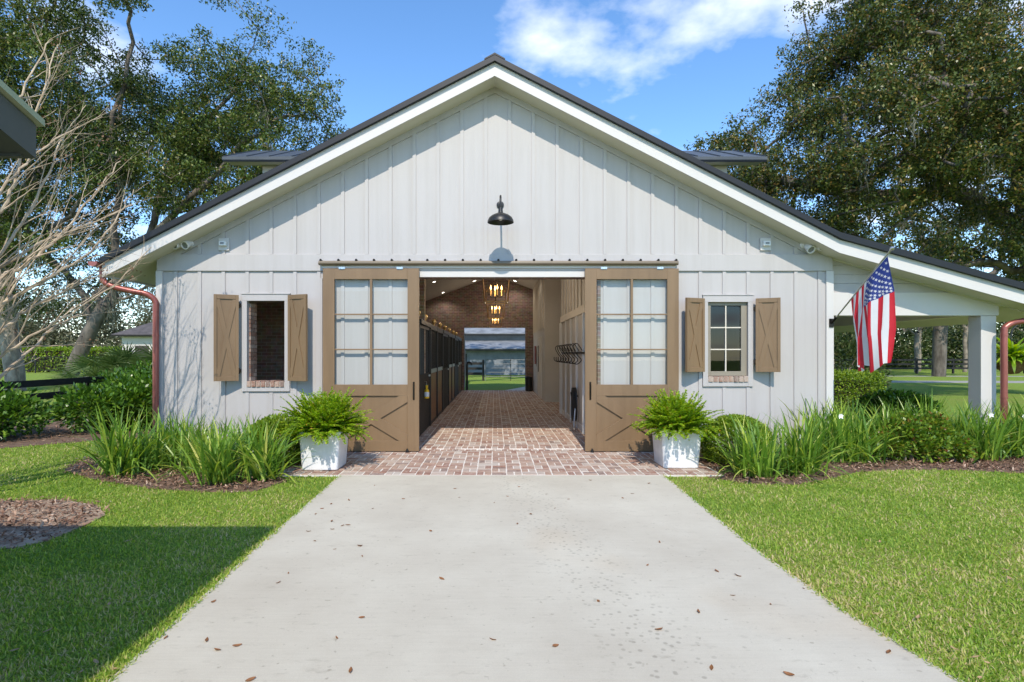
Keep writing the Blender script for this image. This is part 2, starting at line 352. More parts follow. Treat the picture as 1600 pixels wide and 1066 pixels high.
# ------------------------------------------------------------------ ground, drive, brick floor
rng = np.random.default_rng(7); random.seed(7)
def ground_mat():
    m, t, b = new_mat('lawn_ground'); n = t.nodes.new; l = t.links.new
    geo = n('ShaderNodeNewGeometry')
    def noise(sc, det=6, ro=.6):
        z = n('ShaderNodeTexNoise'); z.inputs['Scale'].default_value = sc; z.inputs['Detail'].default_value = det; z.inputs['Roughness'].default_value = ro
        l(geo.outputs['Position'], z.inputs['Vector']); return z
    a = noise(38, 4, .7); rp = n('ShaderNodeValToRGB'); e = rp.color_ramp.elements
    e[0].position, e[0].color = .30, (.08,.13,.022,1); e[1].position, e[1].color = .72, (.35,.43,.085,1); x = e.new(.5); x.color = (.195,.285,.046,1)
    l(a.outputs['Fac'], rp.inputs[0])
    c = noise(.55, 5, .65); r2 = n('ShaderNodeValToRGB'); r2.color_ramp.elements[0].position = .52; r2.color_ramp.elements[1].position = .70
    r2.color_ramp.elements[1].color = (.65,.65,.65,1); l(c.outputs['Fac'], r2.inputs[0])
    mxn = n('ShaderNodeMix'); mxn.data_type = 'RGBA'; l(r2.outputs[0], mxn.inputs['Factor']); l(rp.outputs[0], mxn.inputs['A']); mxn.inputs['B'].default_value = (.27,.25,.085,1)
    l(mxn.outputs['Result'], b.inputs['Base Color']); b.inputs['Roughness'].default_value = .95; b.inputs['Specular IOR Level'].default_value = .1
    bp = n('ShaderNodeBump'); bp.inputs['Strength'].default_value = 1; bp.inputs['Distance'].default_value = .03; l(a.outputs['Fac'], bp.inputs['Height']); l(bp.outputs[0], b.inputs['Normal'])
    return m
def concrete_mat():
    m, t, b = new_mat('pale_concrete'); n = t.nodes.new; l = t.links.new
    geo = n('ShaderNodeNewGeometry')
    def noise(sc, det=6, ro=.6, st=None):
        z = n('ShaderNodeTexNoise'); z.inputs['Scale'].default_value = sc; z.inputs['Detail'].default_value = det; z.inputs['Roughness'].default_value = ro
        if st:
            mp = n('ShaderNodeMapping'); mp.inputs['Scale'].default_value = st; l(geo.outputs['Position'], mp.inputs[0]); l(mp.outputs[0], z.inputs['Vector'])
        else: l(geo.outputs['Position'], z.inputs['Vector'])
        return z
    def ramp2(src, p0, c0, p1, c1):
        r = n('ShaderNodeValToRGB'); r.color_ramp.elements[0].position = p0; r.color_ramp.elements[1].position = p1
        r.color_ramp.elements[0].color = c4(c0); r.color_ramp.elements[1].color = c4(c1); l(src, r.inputs[0]); return r
    def mixc(kind, fac, A, B):
        q = n('ShaderNodeMix'); q.data_type = 'RGBA'; q.blend_type = kind
        q.inputs['Factor'].default_value = fac; l(A, q.inputs['A']); l(B, q.inputs['B']); return q.outputs['Result']
    big = ramp2(noise(.8, 6, .65).outputs['Fac'], .33, (.485,.442,.355), .66, (.575,.538,.44))
    warm = ramp2(noise(.45, 3, .5).outputs['Fac'], .56, (1,1,1), .70, (1.0,.925,.85))
    fine = ramp2(noise(240, 3, .8).outputs['Fac'], .30, (.86,.86,.86), .62, (1,1,1))
    broom = ramp2(noise(1, 4, .7, (2.2, 70, 1)).outputs['Fac'], .32, (.92,.92,.91), .62, (1,1,1))
    spots = ramp2(noise(26, 3, .5).outputs['Fac'], .24, (.60,.585,.56), .33, (1,1,1))
    scuff = ramp2(noise(5, 9, .78, (1, 2.4, 1)).outputs['Fac'], .30, (.70,.69,.67), .43, (1,1,1))
    c = mixc('MULTIPLY', .8, big.outputs[0], warm.outputs[0])
    c = mixc('MULTIPLY', 1, c, fine.outputs[0]); c = mixc('MULTIPLY', .7, c, broom.outputs[0]); c = mixc('MULTIPLY', .8, c, spots.outputs[0]); c = mixc('MULTIPLY', .75, c, scuff.outputs[0])
    # hoof and tyre prints: small dark dabs along one wandering track
    vo = n('ShaderNodeTexVoronoi'); vo.inputs['Scale'].default_value = 19; l(geo.outputs['Position'], vo.inputs['Vector'])
    dab = ramp2(vo.outputs['Distance'], .18, (.70,.70,.69), .30, (1,1,1))
    sp = n('ShaderNodeSeparateXYZ'); l(geo.outputs['Position'], sp.inputs[0])
    tr = n('ShaderNodeMath'); tr.operation = 'MULTIPLY_ADD'; tr.inputs[1].default_value = .16; tr.inputs[2].default_value = .1; l(sp.outputs['Y'], tr.inputs[0])
    ax = n('ShaderNodeMath'); ax.operation = 'ADD'; l(sp.outputs['X'], ax.inputs[0]); l(tr.outputs[0], ax.inputs[1])
    ab = n('ShaderNodeMath'); ab.operation = 'ABSOLUTE'; l(ax.outputs[0], ab.inputs[0])
    msk = ramp2(ab.outputs[0], .14, (1,1,1), .38, (0,0,0))
    dm = n('ShaderNodeMix'); dm.data_type = 'RGBA'; l(msk.outputs[0], dm.inputs['Factor']); dm.inputs['A'].default_value = (1,1,1,1); l(dab.outputs[0], dm.inputs['B'])
    c = mixc('MULTIPLY', .9, c, dm.outputs['Result'])
    l(c, b.inputs['Base Color']); b.inputs['Roughness'].default_value = .82
    bp = n('ShaderNodeBump'); bp.inputs['Strength'].default_value = .25; bp.inputs['Distance'].default_value = .004
    l(noise(150, 4, .7).outputs['Fac'], bp.inputs['Height']); l(bp.outputs[0], b.inputs['Normal'])
    return m
M['lawn'] = ground_mat(); M['concrete'] = concrete_mat()
M['gravel'] = pm('pale_gravel_road', (.30,.29,.275), .95, .2, 6, .6, 40)
M['bedsoil'] = pm('bed_soil', (.15,.095,.062), .95, .4, 9, .8, 30)

g = MB(); g.add([(-600,-120,0),(600,-120,0),(600,900,0),(-600,900,0)], [(0,1,2,3)])
tag(g.build('ground', M['lawn'], origin=(0,0,0)), 'green lawn reaching out to the trees', 'lawn', kind='structure')

AP_Y0 = -1.81; TH_Y = 0.12               # front edge of the brick apron, threshold step
drive_pts = [(-1.85,-22),(-1.87,-6.4),(-1.95,-4.4),(-2.02,AP_Y0),(2.20,AP_Y0),(2.12,-4.6),(2.15,-5.6),(2.27,-6.4),(2.45,-7.4),(2.7,-9.5),(3.0,-22)]
d_ = MB(); d_.prism_z(drive_pts, -.10, .018)
tag(d_.build('driveway', M['concrete'], origin=(0,-6,0)), 'pale concrete driveway leading up to the barn doors', 'driveway', kind='structure')

# brick floor: mortar bed + basketweave bricks
bf = MB(); bf.box(-2.86, 2.98, AP_Y0+.002, TH_Y, -.08, .0175); bf.box(-1.42, 3.4, TH_Y, 14.8, -.08, .0375)
floor = bf.build('brick_floor', M['mortar'], origin=(0,0,0))
tag(floor, 'basketweave brick paving of the aisle and apron', 'brick floor', kind='structure')
def brick_mesh(name, lx, ly, h=.022, c=.004):
    m = MB(); a, b = lx/2, ly/2
    m.add([(-a,-b,0),(a,-b,0),(a,b,0),(-a,b,0),(-a,-b,h-c),(a,-b,h-c),(a,b,h-c),(-a,b,h-c),(-a+c,-b+c,h),(a-c,-b+c,h),(a-c,b-c,h),(-a+c,b-c,h)],
          [(0,1,5,4),(1,2,6,5),(2,3,7,6),(3,0,4,7),(4,5,9,8),(5,6,10,9),(6,7,11,10),(7,4,8,11),(8,9,10,11)])
    return m
def mesh_of(mb, name, mat):
    me = bpy.data.meshes.new(name); me.from_pydata(mb.v, [], mb.f); finish(me, mat); return me
MOD = .2
bh = brick_mesh('bh', .186, .085); bv = brick_mesh('bv', .085, .186)
me_h = mesh_of(bh, 'brick_lengthwise', M['paver_o']); me_v = mesh_of(bv, 'brick_crosswise', M['paver_o'])
field = MB(); cnt = 0
def lay(x, y, z, horiz, single):
    global cnt
    jx, jy, jz = random.uniform(-.004,.004), random.uniform(-.004,.004), random.uniform(-.004,.003)
    rz = random.uniform(-.02,.02)
    if single and cnt < 300:
        shared('brick', me_h if horiz else me_v, floor, (x+jx, y+jy, z+jz), (random.uniform(-.008,.008), random.uniform(-.008,.008), rz)); cnt += 1
    else:
        src = bh if horiz else bv; cs, sn = math.cos(rz), math.sin(rz)
        field.add([(x+jx+a*cs-b*sn, y+jy+a*sn+b*cs, z+jz+c) for a, b, c in src.v], src.f)
ny = int((TH_Y - .1 - AP_Y0)/MOD)
for j in range(ny):
    yc = AP_Y0 + .012 + MOD*(j+.5)
    cols = list(range(-14, 15)); cols.sort(key=lambda i: abs(i))
    for i in cols:
        xc = .06 + i*MOD
        if (i+j) % 2 == 0:
            for s in (-1, 1): lay(xc, yc+s*.05, .002, True, True)
        else:
            for s in (-1, 1): lay(xc+s*.05, yc, .002, False, True)
ye = AP_Y0 + .012 + MOD*ny
for i in range(-28, 30): lay(.06+i*.1, ye+.05, .002, False, False) if ye+.15 < TH_Y+.06 else None
for i in range(-13, 17): lay(.10+i*.1, TH_Y+.095, .022, False, False)           # threshold course
j = 0; yc = TH_Y + .2 + MOD/2
while yc < 14.75:
    for i in range(-7, 18):
        xc = .06 + i*MOD
        if xc < -1.36 or xc > (1.75 if yc < 5.4 or yc > 9.0 else 3.3): continue
        if (i+j) % 2 == 0:
            for s in (-1, 1): lay(xc, yc+s*.05, .022, True, False)
        else:
            for s in (-1, 1): lay(xc+s*.05, yc, .022, False, False)
    yc += MOD; j += 1
fo = field.build('brick_field', M['paver_i'], floor); fo['kind'] = 'stuff'

# ------------------------------------------------------------------ the barn
barn = thing('barn', (0,0,0), 'white board-and-batten barn with dark metal gable roof and open centre aisle', 'barn')
HW = 5.48; BY = 14.5                     # half width, depth
PROF = [(-6.10,3.08),(0,6.21),(5.36,3.46),(9.05,2.44)]
def roof_z(x):
    for (x0,z0),(x1,z1) in zip(PROF, PROF[1:]):
        if x0 <= x <= x1: return z0 + (z1-z0)*(x-x0)/(x1-x0)
def rake(mb, y0, y1, o0, o1, prof=None):
    pr = prof or PROF
    for (x0,z0),(x1,z1) in zip(pr, pr[1:]):
        mb.prism([(x0,z0+o0),(x1,z1+o0),(x1,z1+o1),(x0,z0+o1)], y0, y1)
WO = dict(x0=-4.02, x1=-3.41, z0=1.06, z1=2.46)      # left opening
WR = dict(x0=3.46, x1=4.11, z0=1.14, z1=2.44)        # right window
DOOR = dict(x0=-1.36, x1=1.69, z1=2.85)
SPL = 2.98
def front_layer(mb, y0, y1):
    t = SPL
    xs = [(-HW,WO['x0'],0),(WO['x1'],DOOR['x0'],0),(DOOR['x1'],WR['x0'],0),(WR['x1'],HW,0)]
    for a,b,z in xs: mb.box(a,b,y0,y1,z,t)
    for q in (WO,WR):
        mb.box(q['x0'],q['x1'],y0,y1,0,q['z0']); mb.box(q['x0'],q['x1'],y0,y1,q['z1'],t)
    mb.box(DOOR['x0'],DOOR['x1'],y0,y1,DOOR['z1'],t)
    top = [(-HW,t),(HW,t),(HW,roof_z(HW)-.26),(5.36,3.46-.26),(0,6.21-.26),(-HW,roof_z(-HW)-.26)]
    mb.prism(top, y0, y1)
fw = MB(); front_layer(fw, 0, .05); front = fw.build('front_wall', M['white'], barn)
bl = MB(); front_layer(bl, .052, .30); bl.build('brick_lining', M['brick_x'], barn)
# battens
def bat(x0, z0, z1, w_=.056, y0=-.019, y1=.004, mat='white'):
    m = MB(); m.box(x0-w_/2, x0+w_/2, y0, y1, z0, z1); return m.build('batten', M[mat], front)
k = -14
while True:
    xb = -.146 + .3875*k; k += 1
    if xb < -HW+.12: continue
    if xb > HW-.12: break
    zt = roof_z(xb) - .36
    if zt > 3.25: bat(xb, 3.22, zt)
    if xb < DOOR['x0']-.1 or xb > DOOR['x1']+.1:
        segs = [(0.05, 2.94)]
        for q in (WO, WR):
            if q['x0']-.11 < xb < q['x1']+.11:
                segs = [(.05, q['z0']-.09), (q['z1']+.13, 2.94)]
        for a, b in segs: bat(xb, a, b)
m = MB(); m.box(-HW,HW,-.034,.004,2.945,3.215); m.build('belt_board', M['white'], front, bevel=.004)
for s in (-1,1):
    m = MB(); x0, x1 = (-HW-.02,-HW+.085) if s < 0 else (HW-.10,HW+.02)
    m.box(x0,x1,-.030,.004,0,2.944); m.box(x0,x1,-.026,.004,3.216,roof_z(s*HW)-.262); m.build('corner_board', M['trim'], front, bevel=.003)
fz = MB(); rake(fz, -.024, .004, -.375, -.262, [(-HW+.09,roof_z(-HW+.09)),(0,6.21),(5.36,3.46)]); fz.build('frieze_board', M['white'], front)
m = MB(); m.box(DOOR['x0']-.1,DOOR['x1']+.1,-.028,.004,DOOR['z1']-.005,2.944); m.build('header_board', M['trim'], front, bevel=.003)
for a, b in ((DOOR['x0']-.02,DOOR['x0']+.02),(DOOR['x1']-.02,DOOR['x1']+.03)):
    m = MB(); m.box(a,b,-.02,.3,.02,DOOR['z1']-.006); m.build('door_jamb', M['brick_y'], front)
for a, b in ((-2.90,-2.80),(2.985,3.08)):
    m = MB(); m.box(a, b, -.024,.004,0.05,2.83); m.build('edge_trim', M['white'], front)
# side and back walls
m = MB(); m.box(-HW,-HW+.05,.05,BY,0,roof_z(-HW)-.28); m.build('side_wall', M['white'], barn)
m = MB(); m.box(HW-.05,HW,.05,BY,0,roof_z(HW)-.28); m.build('side_wall', M['white'], barn)
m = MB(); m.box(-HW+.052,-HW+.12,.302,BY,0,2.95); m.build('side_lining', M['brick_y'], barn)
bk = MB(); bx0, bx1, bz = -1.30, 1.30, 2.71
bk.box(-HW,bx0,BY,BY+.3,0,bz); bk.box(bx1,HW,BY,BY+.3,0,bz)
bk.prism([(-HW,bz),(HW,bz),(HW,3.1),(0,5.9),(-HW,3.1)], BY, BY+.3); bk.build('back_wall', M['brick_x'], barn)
# roof
rf = MB(); rake(rf, -.475, BY+.75, -.085, 0); roof = rf.build('roof', M['roof'], barn)
m = MB(); m.prism([(-.16,6.155),(0,6.245),(.16,6.155),(.16,6.135),(0,6.215),(-.16,6.135)], -.48, BY+.75); m.build('ridge_cap', M['roof'], roof)
m = MB()
for i in range(0, 37):
    y = -.42 + i*.43
    for (x0,z0),(x1,z1) in zip(PROF, PROF[1:]): m.beam((x0,y,z0+.012),(x1,y,z1+.012), .014, .032)
sm = m.build('standing_seams', M['roof'], roof); sm['kind'] = 'stuff'
fs = MB(); rake(fs, -.410, -.375, -.290, -.087); fs.build('fascia', M['trim'], roof)
so = MB(); rake(so, -.374, -.002, -.275, -.245); so.build('soffit', M['cream'], roof)
so = MB(); so.prism([(-6.06,3.08-.255),(-HW-.021,roof_z(-HW)-.272),(-HW-.021,roof_z(-HW)-.242),(-6.06,3.08-.225)], -.001, BY+.6); so.build('eave_soffit', M['cream'], roof)
m = MB(); m.box(-6.105,-6.07,-.374,BY+.6,2.80,2.985); m.build('eave_fascia', M['trim'], roof)
so = MB(); rake(so, .001, BY+.3, -.29, -.25, [(5.50,roof_z(5.50)),(9.0,roof_z(9.0))]); so.build('porch_ceiling', M['cream'], roof)
# gutters and downspouts
def half_round(mb, x, z, y0, y1, r=.075):
    n = 8; out_ = [(x+r*math.cos(math.pi+math.pi*i/n), z+r*math.sin(math.pi+math.pi*i/n)) for i in range(n+1)]
    inn = [(x+(r-.006)*math.cos(math.pi+math.pi*i/n), z+(r-.006)*math.sin(math.pi+math.pi*i/n)) for i in range(n,-1,-1)]
    mb.prism(out_+inn, y0, y1); mb.prism(out_, y0-.004, y0)
m = MB(); half_round(m, -6.185, 3.02, -.50, BY+.7); gut = m.build('gutter', M['copper'], barn, smooth=True)
def spline(pts, n=8):
    pts = [Vector(p) for p in pts]; o_ = []
    for i in range(len(pts)-1):
        p0 = pts[max(i-1,0)]; p1 = pts[i]; p2 = pts[i+1]; p3 = pts[min(i+2,len(pts)-1)]
        for q in range(n):
            t = q/n; o_.append(.5*((2*p1)+(p2-p0)*t+(2*p0-5*p1+4*p2-p3)*t*t+(3*p1-p0-3*p2+p3)*t**3))
    o_.append(pts[-1]); return o_
def down(pts, name='downspout'):
    m = MB(); m.tube(spline(pts, 6), .047, 12); o = m.build(name, M['copper'], barn, smooth=True)
    e = pts[-2]
    for z in (1.9, .9):
        c = MB(); c.tube([(pts[-1][0],pts[-1][1],z-.012),(pts[-1][0],pts[-1][1],z+.012)], .052, 12); c.build('strap', M['copper'], o)
    return o
down([(-6.17,-.30,2.98),(-6.17,-.30,2.86),(-6.15,-.29,2.74),(-6.02,-.26,2.66),(-5.78,-.18,2.60),(-5.58,-.12,2.555),(-5.47,-.085,2.44),(-5.465,-.083,2.25),(-5.465,-.083,1.4),(-5.465,-.083,.9),(-5.465,-.083,.03)])
m = MB(); half_round(m, 9.13, 2.37, -.50, BY+.7); m.build('gutter', M['copper'], barn, smooth=True)
down([(9.11,-.28,2.30),(9.11,-.28,2.24),(9.0,-.27,2.20),(8.7,-.22,2.155),(8.35,-.17,2.11),(8.19,-.15,2.04),(8.155,-.145,1.92),(8.155,-.145,1.3),(8.155,-.145,.8),(8.155,-.145,.03)])
# porch
pb = MB(); pb.box(5.52,8.23,.03,.28,2.225,2.60); pb.build('porch_beam', M['trim'], barn, bevel=.004)
for i in range(6):
    z0 = 2.602 + i*.15; z1 = z0+.146
    xr = 8.23
    # clip the board under the sloping soffit
    def xs_at(z): # x where soffit underside is at z
        a, b = PROF[2], PROF[3]; return a[0] + (z+.29-a[1])*(b[0]-a[0])/(b[1]-a[1])
    x1, x2 = min(8.2, xs_at(z0)), min(8.2, xs_at(z1))
    if x1 < 5.6: break
    m = MB(); m.prism([(5.52,z0),(x1,z0),(max(5.53,x2),z1),(5.52,z1)], .05-.004*(i%2), .10); m.build('lap_board', M['white'], barn)
m = MB(); m.box(7.98,8.22,.285,BY,2.24,2.52); m.build('porch_side_beam', M['cream'], barn)
for y in (.03, 4.9, 9.6, 14.2):
    m = MB(); m.box(7.94,8.19,y,y+.25,.03,2.222); m.box(7.91,8.22,y-.03,y+.28,2.07,2.15) if y > 1 else None
    p_ = m.build('porch_post', M['trim'], barn, bevel=.006)
m = MB(); m.box(5.5,8.5,.0,BY,-.05,.02); m.build('porch_floor', M['concrete'], barn)
# dormers on both slopes
for s in (-1, 1):
    e = 5.28*s; wv = 4.62*s
    mm = MB(); x0, x1 = sorted((wv, 1.6*s)); mm.box(x0, x1, 2.02, 4.42, 4.0-.4, 5.42); dm = mm.build('dormer', M['white'], barn)
    mm = MB(); x0, x1 = sorted((e, .3*s))
    mm.prism_x([(1.72,5.42),(3.22,6.08),(4.72,5.42),(4.72,5.36),(3.22,6.02),(1.72,5.36)], x0, x1); mm.build('dormer_roof', M['dormer_metal'], dm)
    mm = MB(); mm.box(x0+.004, x1-.004, 1.735, 1.775, 5.33, 5.41); mm.build('dormer_eave', M['bronze'], dm)
    mm = MB(); a, b = sorted((e-.06*s, .6*s)); mm.box(a, b, 1.78, 2.015, 5.345, 5.36); mm.build('dormer_soffit', M['cream'], dm)
    for q in range(11):
        xx = e - s*(.03+.44*q)
        mm = MB(); mm.beam((xx,1.73,5.432),(xx,3.2,6.079),.016,.022); mm.build('seam', M['dormer_metal'], dm)
# windows
def casing(mb, q, w_=.082):
    mb.box(q['x0']-w_,q['x0'],-.032,.006,q['z0']-.07,q['z1']+.0); mb.box(q['x1'],q['x1']+w_,-.032,.006,q['z0']-.07,q['z1']+.0)
    mb.box(q['x0']-w_,q['x1']+w_,-.034,.006,q['z1'],q['z1']+.105); mb.box(q['x0']-w_-.012,q['x1']+w_+.012,-.046,.006,q['z1']+.106,q['z1']+.124)
    mb.box(q['x0'],q['x1'],-.032,.006,q['z0']-.07,q['z0'])
for q, nb_ in ((WO, 8), (WR, 8)):
    m = MB(); casing(m, q); win = m.build('window', M['white'], barn, bevel=.003)
    wb = (q['x1']-q['x0'])/nb_
    for i in range(nb_):
        m = MB(); cx = q['x0']+wb*(i+.5); m.box(cx-wb/2+.006,cx+wb/2-.006,-.050+random.uniform(-.006,.006),.24,q['z0']+.004,q['z0']+.098+random.uniform(-.006,.006))
        m.build('sill_brick', M['paver_o'], win, origin=(cx,-.03,q['z0']), bevel=.005)
    m = MB(); m.box(q['x0']+.001,q['x1']-.001,-.03,.25,q['z0']+.001,q['z0']+.085); m.build('sill_mortar', M['mortar'], win)
    if q is WR:
        zb = q['z0']+.10; m = MB(); f = .062
        m.box(q['x0'],q['x0']+f,.02,.07,zb,q['z1']); m.box(q['x1']-f-.03,q['x1'],.02,.07,zb,q['z1'])
        m.box(q['x0']+f,q['x1']-f-.03,.021,.07,q['z1']-.055,q['z1']); m.box(q['x0']+f,q['x1']-f-.03,.021,.07,zb,zb+.075)
        m.build('sash', M['sash'], win, bevel=.003)
        xa, xb_, za, zt = q['x0']+f, q['x1']-f-.03, zb+.075, q['z1']-.055
        m = MB(); m.box((xa+xb_)/2-.009,(xa+xb_)/2+.009,.024,.06,za,zt); m.build('muntin', M['inwall'], win)
        for i in (1,2):
            m = MB(); zz = za+(zt-za)*i/3; m.box(xa,xb_,.026,.058,zz-.009,zz+.009); m.build('muntin', M['inwall'], win)
        for i in range(2):
            for jj in range(3):
                m = MB(); xm = (xa+xb_)/2; x0_, x1_ = ((xa, xm-.009),(xm+.009, xb_))[i]; z0_ = za+(zt-za)*jj/3+.009; z1_ = za+(zt-za)*(jj+1)/3-.009
                m.add([(x0_,.045,z0_),(x1_,.045,z0_),(x1_,.045,z1_),(x0_,.045,z1_)],[(0,1,2,3)]); m.build('pane', M['glass_dark'], win)
    else:
        # brick reveal on the left of the opening, course by course
        for i in range(20):
            z = q['z0']+.10+i*.067
            if z+.06 > q['z1']: break
            m = MB(); m.box(q['x0']+.002,q['x0']+.02+random.uniform(0,.005),.055,.16 if i%2 else .23,z,z+.058); m.build('reveal_brick', M['paver_o'], win, origin=(q['x0'],.1,z))
            m = MB(); m.box(q['x0']+.002,q['x0']+.02+random.uniform(0,.005),.168 if i%2 else .238,.30,z,z+.058); m.build('reveal_brick', M['paver_o'], win, origin=(q['x0'],.2,z))
# shutters: hinged at the casing, standing out from the wall
def shutter(xh, xo, z0, z1, yh=-.085, yo=-.235):
    h = Vector((xh,yh,0)); o_ = Vector((xo,yo,0)); ax = (o_-h); wd = ax.length; ax.normalize(); nrm = Vector((ax.y,-ax.x,0))
    if nrm.y > 0: nrm = -nrm
    c = h + ax*wd/2; zc = (z0+z1)/2; hh = (z1-z0)/2; Z = Vector((0,0,1))
    m = MB(); m.obox(c+Z*zc, ax*wd/2, nrm*.014, Z*hh); sh = m.build('shutter', M['brown'], barn)
    fr = .045; T = .017
    m = MB()
    for s in (-1,1): m.obox(c+ax*s*(wd/2-fr/2)+Z*zc+nrm*(.014+T/2+.0005), ax*fr/2, nrm*T/2, Z*hh)
    m.build('stile', M['brown'], sh, bevel=.002)
    m = MB()
    for s in (-1,1): m.obox(c+Z*(zc+s*(hh-.035))+nrm*(.014+T/2+.0005), ax*(wd/2-fr-.001), nrm*T/2, Z*.035)
    m.build('rail', M['brown'], sh, bevel=.002)
    a = wd/2-fr-.012; b = hh-.075
    for i, s in enumerate((-1,1)):
        p = c+Z*(zc-b)-ax*s*a+nrm*(.014+.006+.001*i); q = c+Z*(zc+b)+ax*s*a+nrm*(.014+.006+.001*i)
        m = MB(); m.beam(p, q, .065, .012, nrm); m.build('brace', M['brown'], sh, bevel=.001)
    for s in (-1,1):
        m = MB(); pz = zc+s*(hh-.16); m.tube([Vector((xh,yh,pz-.05)),Vector((xh,yh,pz+.05))], .013, 8); m.beam(Vector((xh,yh,pz)),Vector((xh,-.02,pz)),.02,.06)
        m.build('hinge', M['bronze'], sh)
    return sh
zt, zb = 2.545, 1.165
shutter(-4.125, -4.455, zb, zt); shutter(-3.315, -2.975, zb, zt)
zt, zb = 2.49, 1.31
shutter(3.365, 3.03, zb, zt); shutter(4.205, 4.53, zb, zt)
# rooms behind the walls
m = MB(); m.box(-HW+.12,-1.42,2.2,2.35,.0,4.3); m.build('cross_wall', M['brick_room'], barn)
m = MB(); m.box(-HW+.12,-1.42,.302,BY,.0,.02); m.build('stall_floor', M['bedsoil'], barn)
iw = MB(); iw.box(1.75,1.85,.301,5.5,.028,2.40); iw.box(1.85,3.6,5.36,5.5,.0,4.4); iw.box(1.74,1.86,.301,5.501,2.56,4.4)
iwo = iw.build('tack_room_wall', M['inpanel'], barn)
m = MB(); m.box(1.715,1.88,.301,5.502,2.401,2.559); m.build('band_board', M['inwall'], iwo)
m = MB(); m.box(1.70,1.90,5.503,5.60,.03,2.40); m.build('door_casing', M['inwhite'], iwo)
for i in range(10):
    y = .55+i*.5; m = MB(); m.box(1.715,1.739,y,y+.06,2.56,4.35); m.build('batten', M['inwall'], iwo)
for y in (.9,1.8,2.7,3.6,4.5,5.35):
    m = MB(); m.box(1.715,1.751,y,y+.08,.04,2.40); m.build('batten', M['inwhite'], iwo)
m = MB(); m.box(1.735,1.749,.302,5.5,.03,.17); m.build('skirting', M['inwhite'], iwo)
iw = MB(); iw.box(1.63,1.73,9.04,BY,.028,2.40); iw.box(1.73,5.4,9.04,9.14,.028,4.4); iw.box(1.62,1.74,9.03,BY,2.401,4.4); fr_ = iw.build('feed_room_wall', M['inpanel'], barn)
for i in range(9):
    y = 9.3+i*.6; m = MB(); m.box(1.596,1.619,y,y+.07,2.45,4.35); m.build('batten', M['inwall'], fr_)
m = MB(); m.box(1.60,1.629,10.2,11.6,.04,2.2); m.build('plank_door', M['inwhite'], fr_)
for i in range(4):
    y = 10.3+i*.38; m = MB(); m.box(1.588,1.599,y,y+.03,.05,2.19); m.build('door_batten', M['inwall'], fr_)
m = MB(); m.box(1.56,1.60,12.5,12.9,1.2,1.9); m.build('picture_board', pm('picture_print',(.30,.10,.08),.5,.6,14), fr_)
m = MB(); m.box(1.575,1.598,11.2,11.28,.95,1.9); m.build('door_pull', M['black'], fr_)
m = MB(); m.box(3.5,3.6,5.5,9.04,.0,4.4); m.build('passage_wall', M['inwall'], barn)
cl = MB(); cz = lambda x: 4.92-.37*abs(x)
cl.prism([(-HW+.05,cz(HW)),(0,cz(0)),(HW-.05,cz(HW)),(HW-.05,cz(HW)+.04),(0,cz(0)+.04),(-HW+.05,cz(HW)+.04)], .301, BY); ceiling = cl.build('ceiling', M['ceil'], barn)
for x in (-2.14, -.84, .84):
    for y in (3.6, 7.0, 10.5, 13.9):
        n_ = Vector((-.37*(-1 if x<0 else 1),0,-1)).normalized()
        m = MB(); m.lathe([(.0,.006),(.07,.006),(.07,0)], (x,y,cz(x)-.001), 14, n_); m.build('downlight', M['downlight'], ceiling)
        m = MB(); m.lathe([(.07,0),(.071,.008),(.092,.008),(.095,0)], (x,y,cz(x)-.001), 14, n_); m.build('downlight_ring', M['plastic'], ceiling)

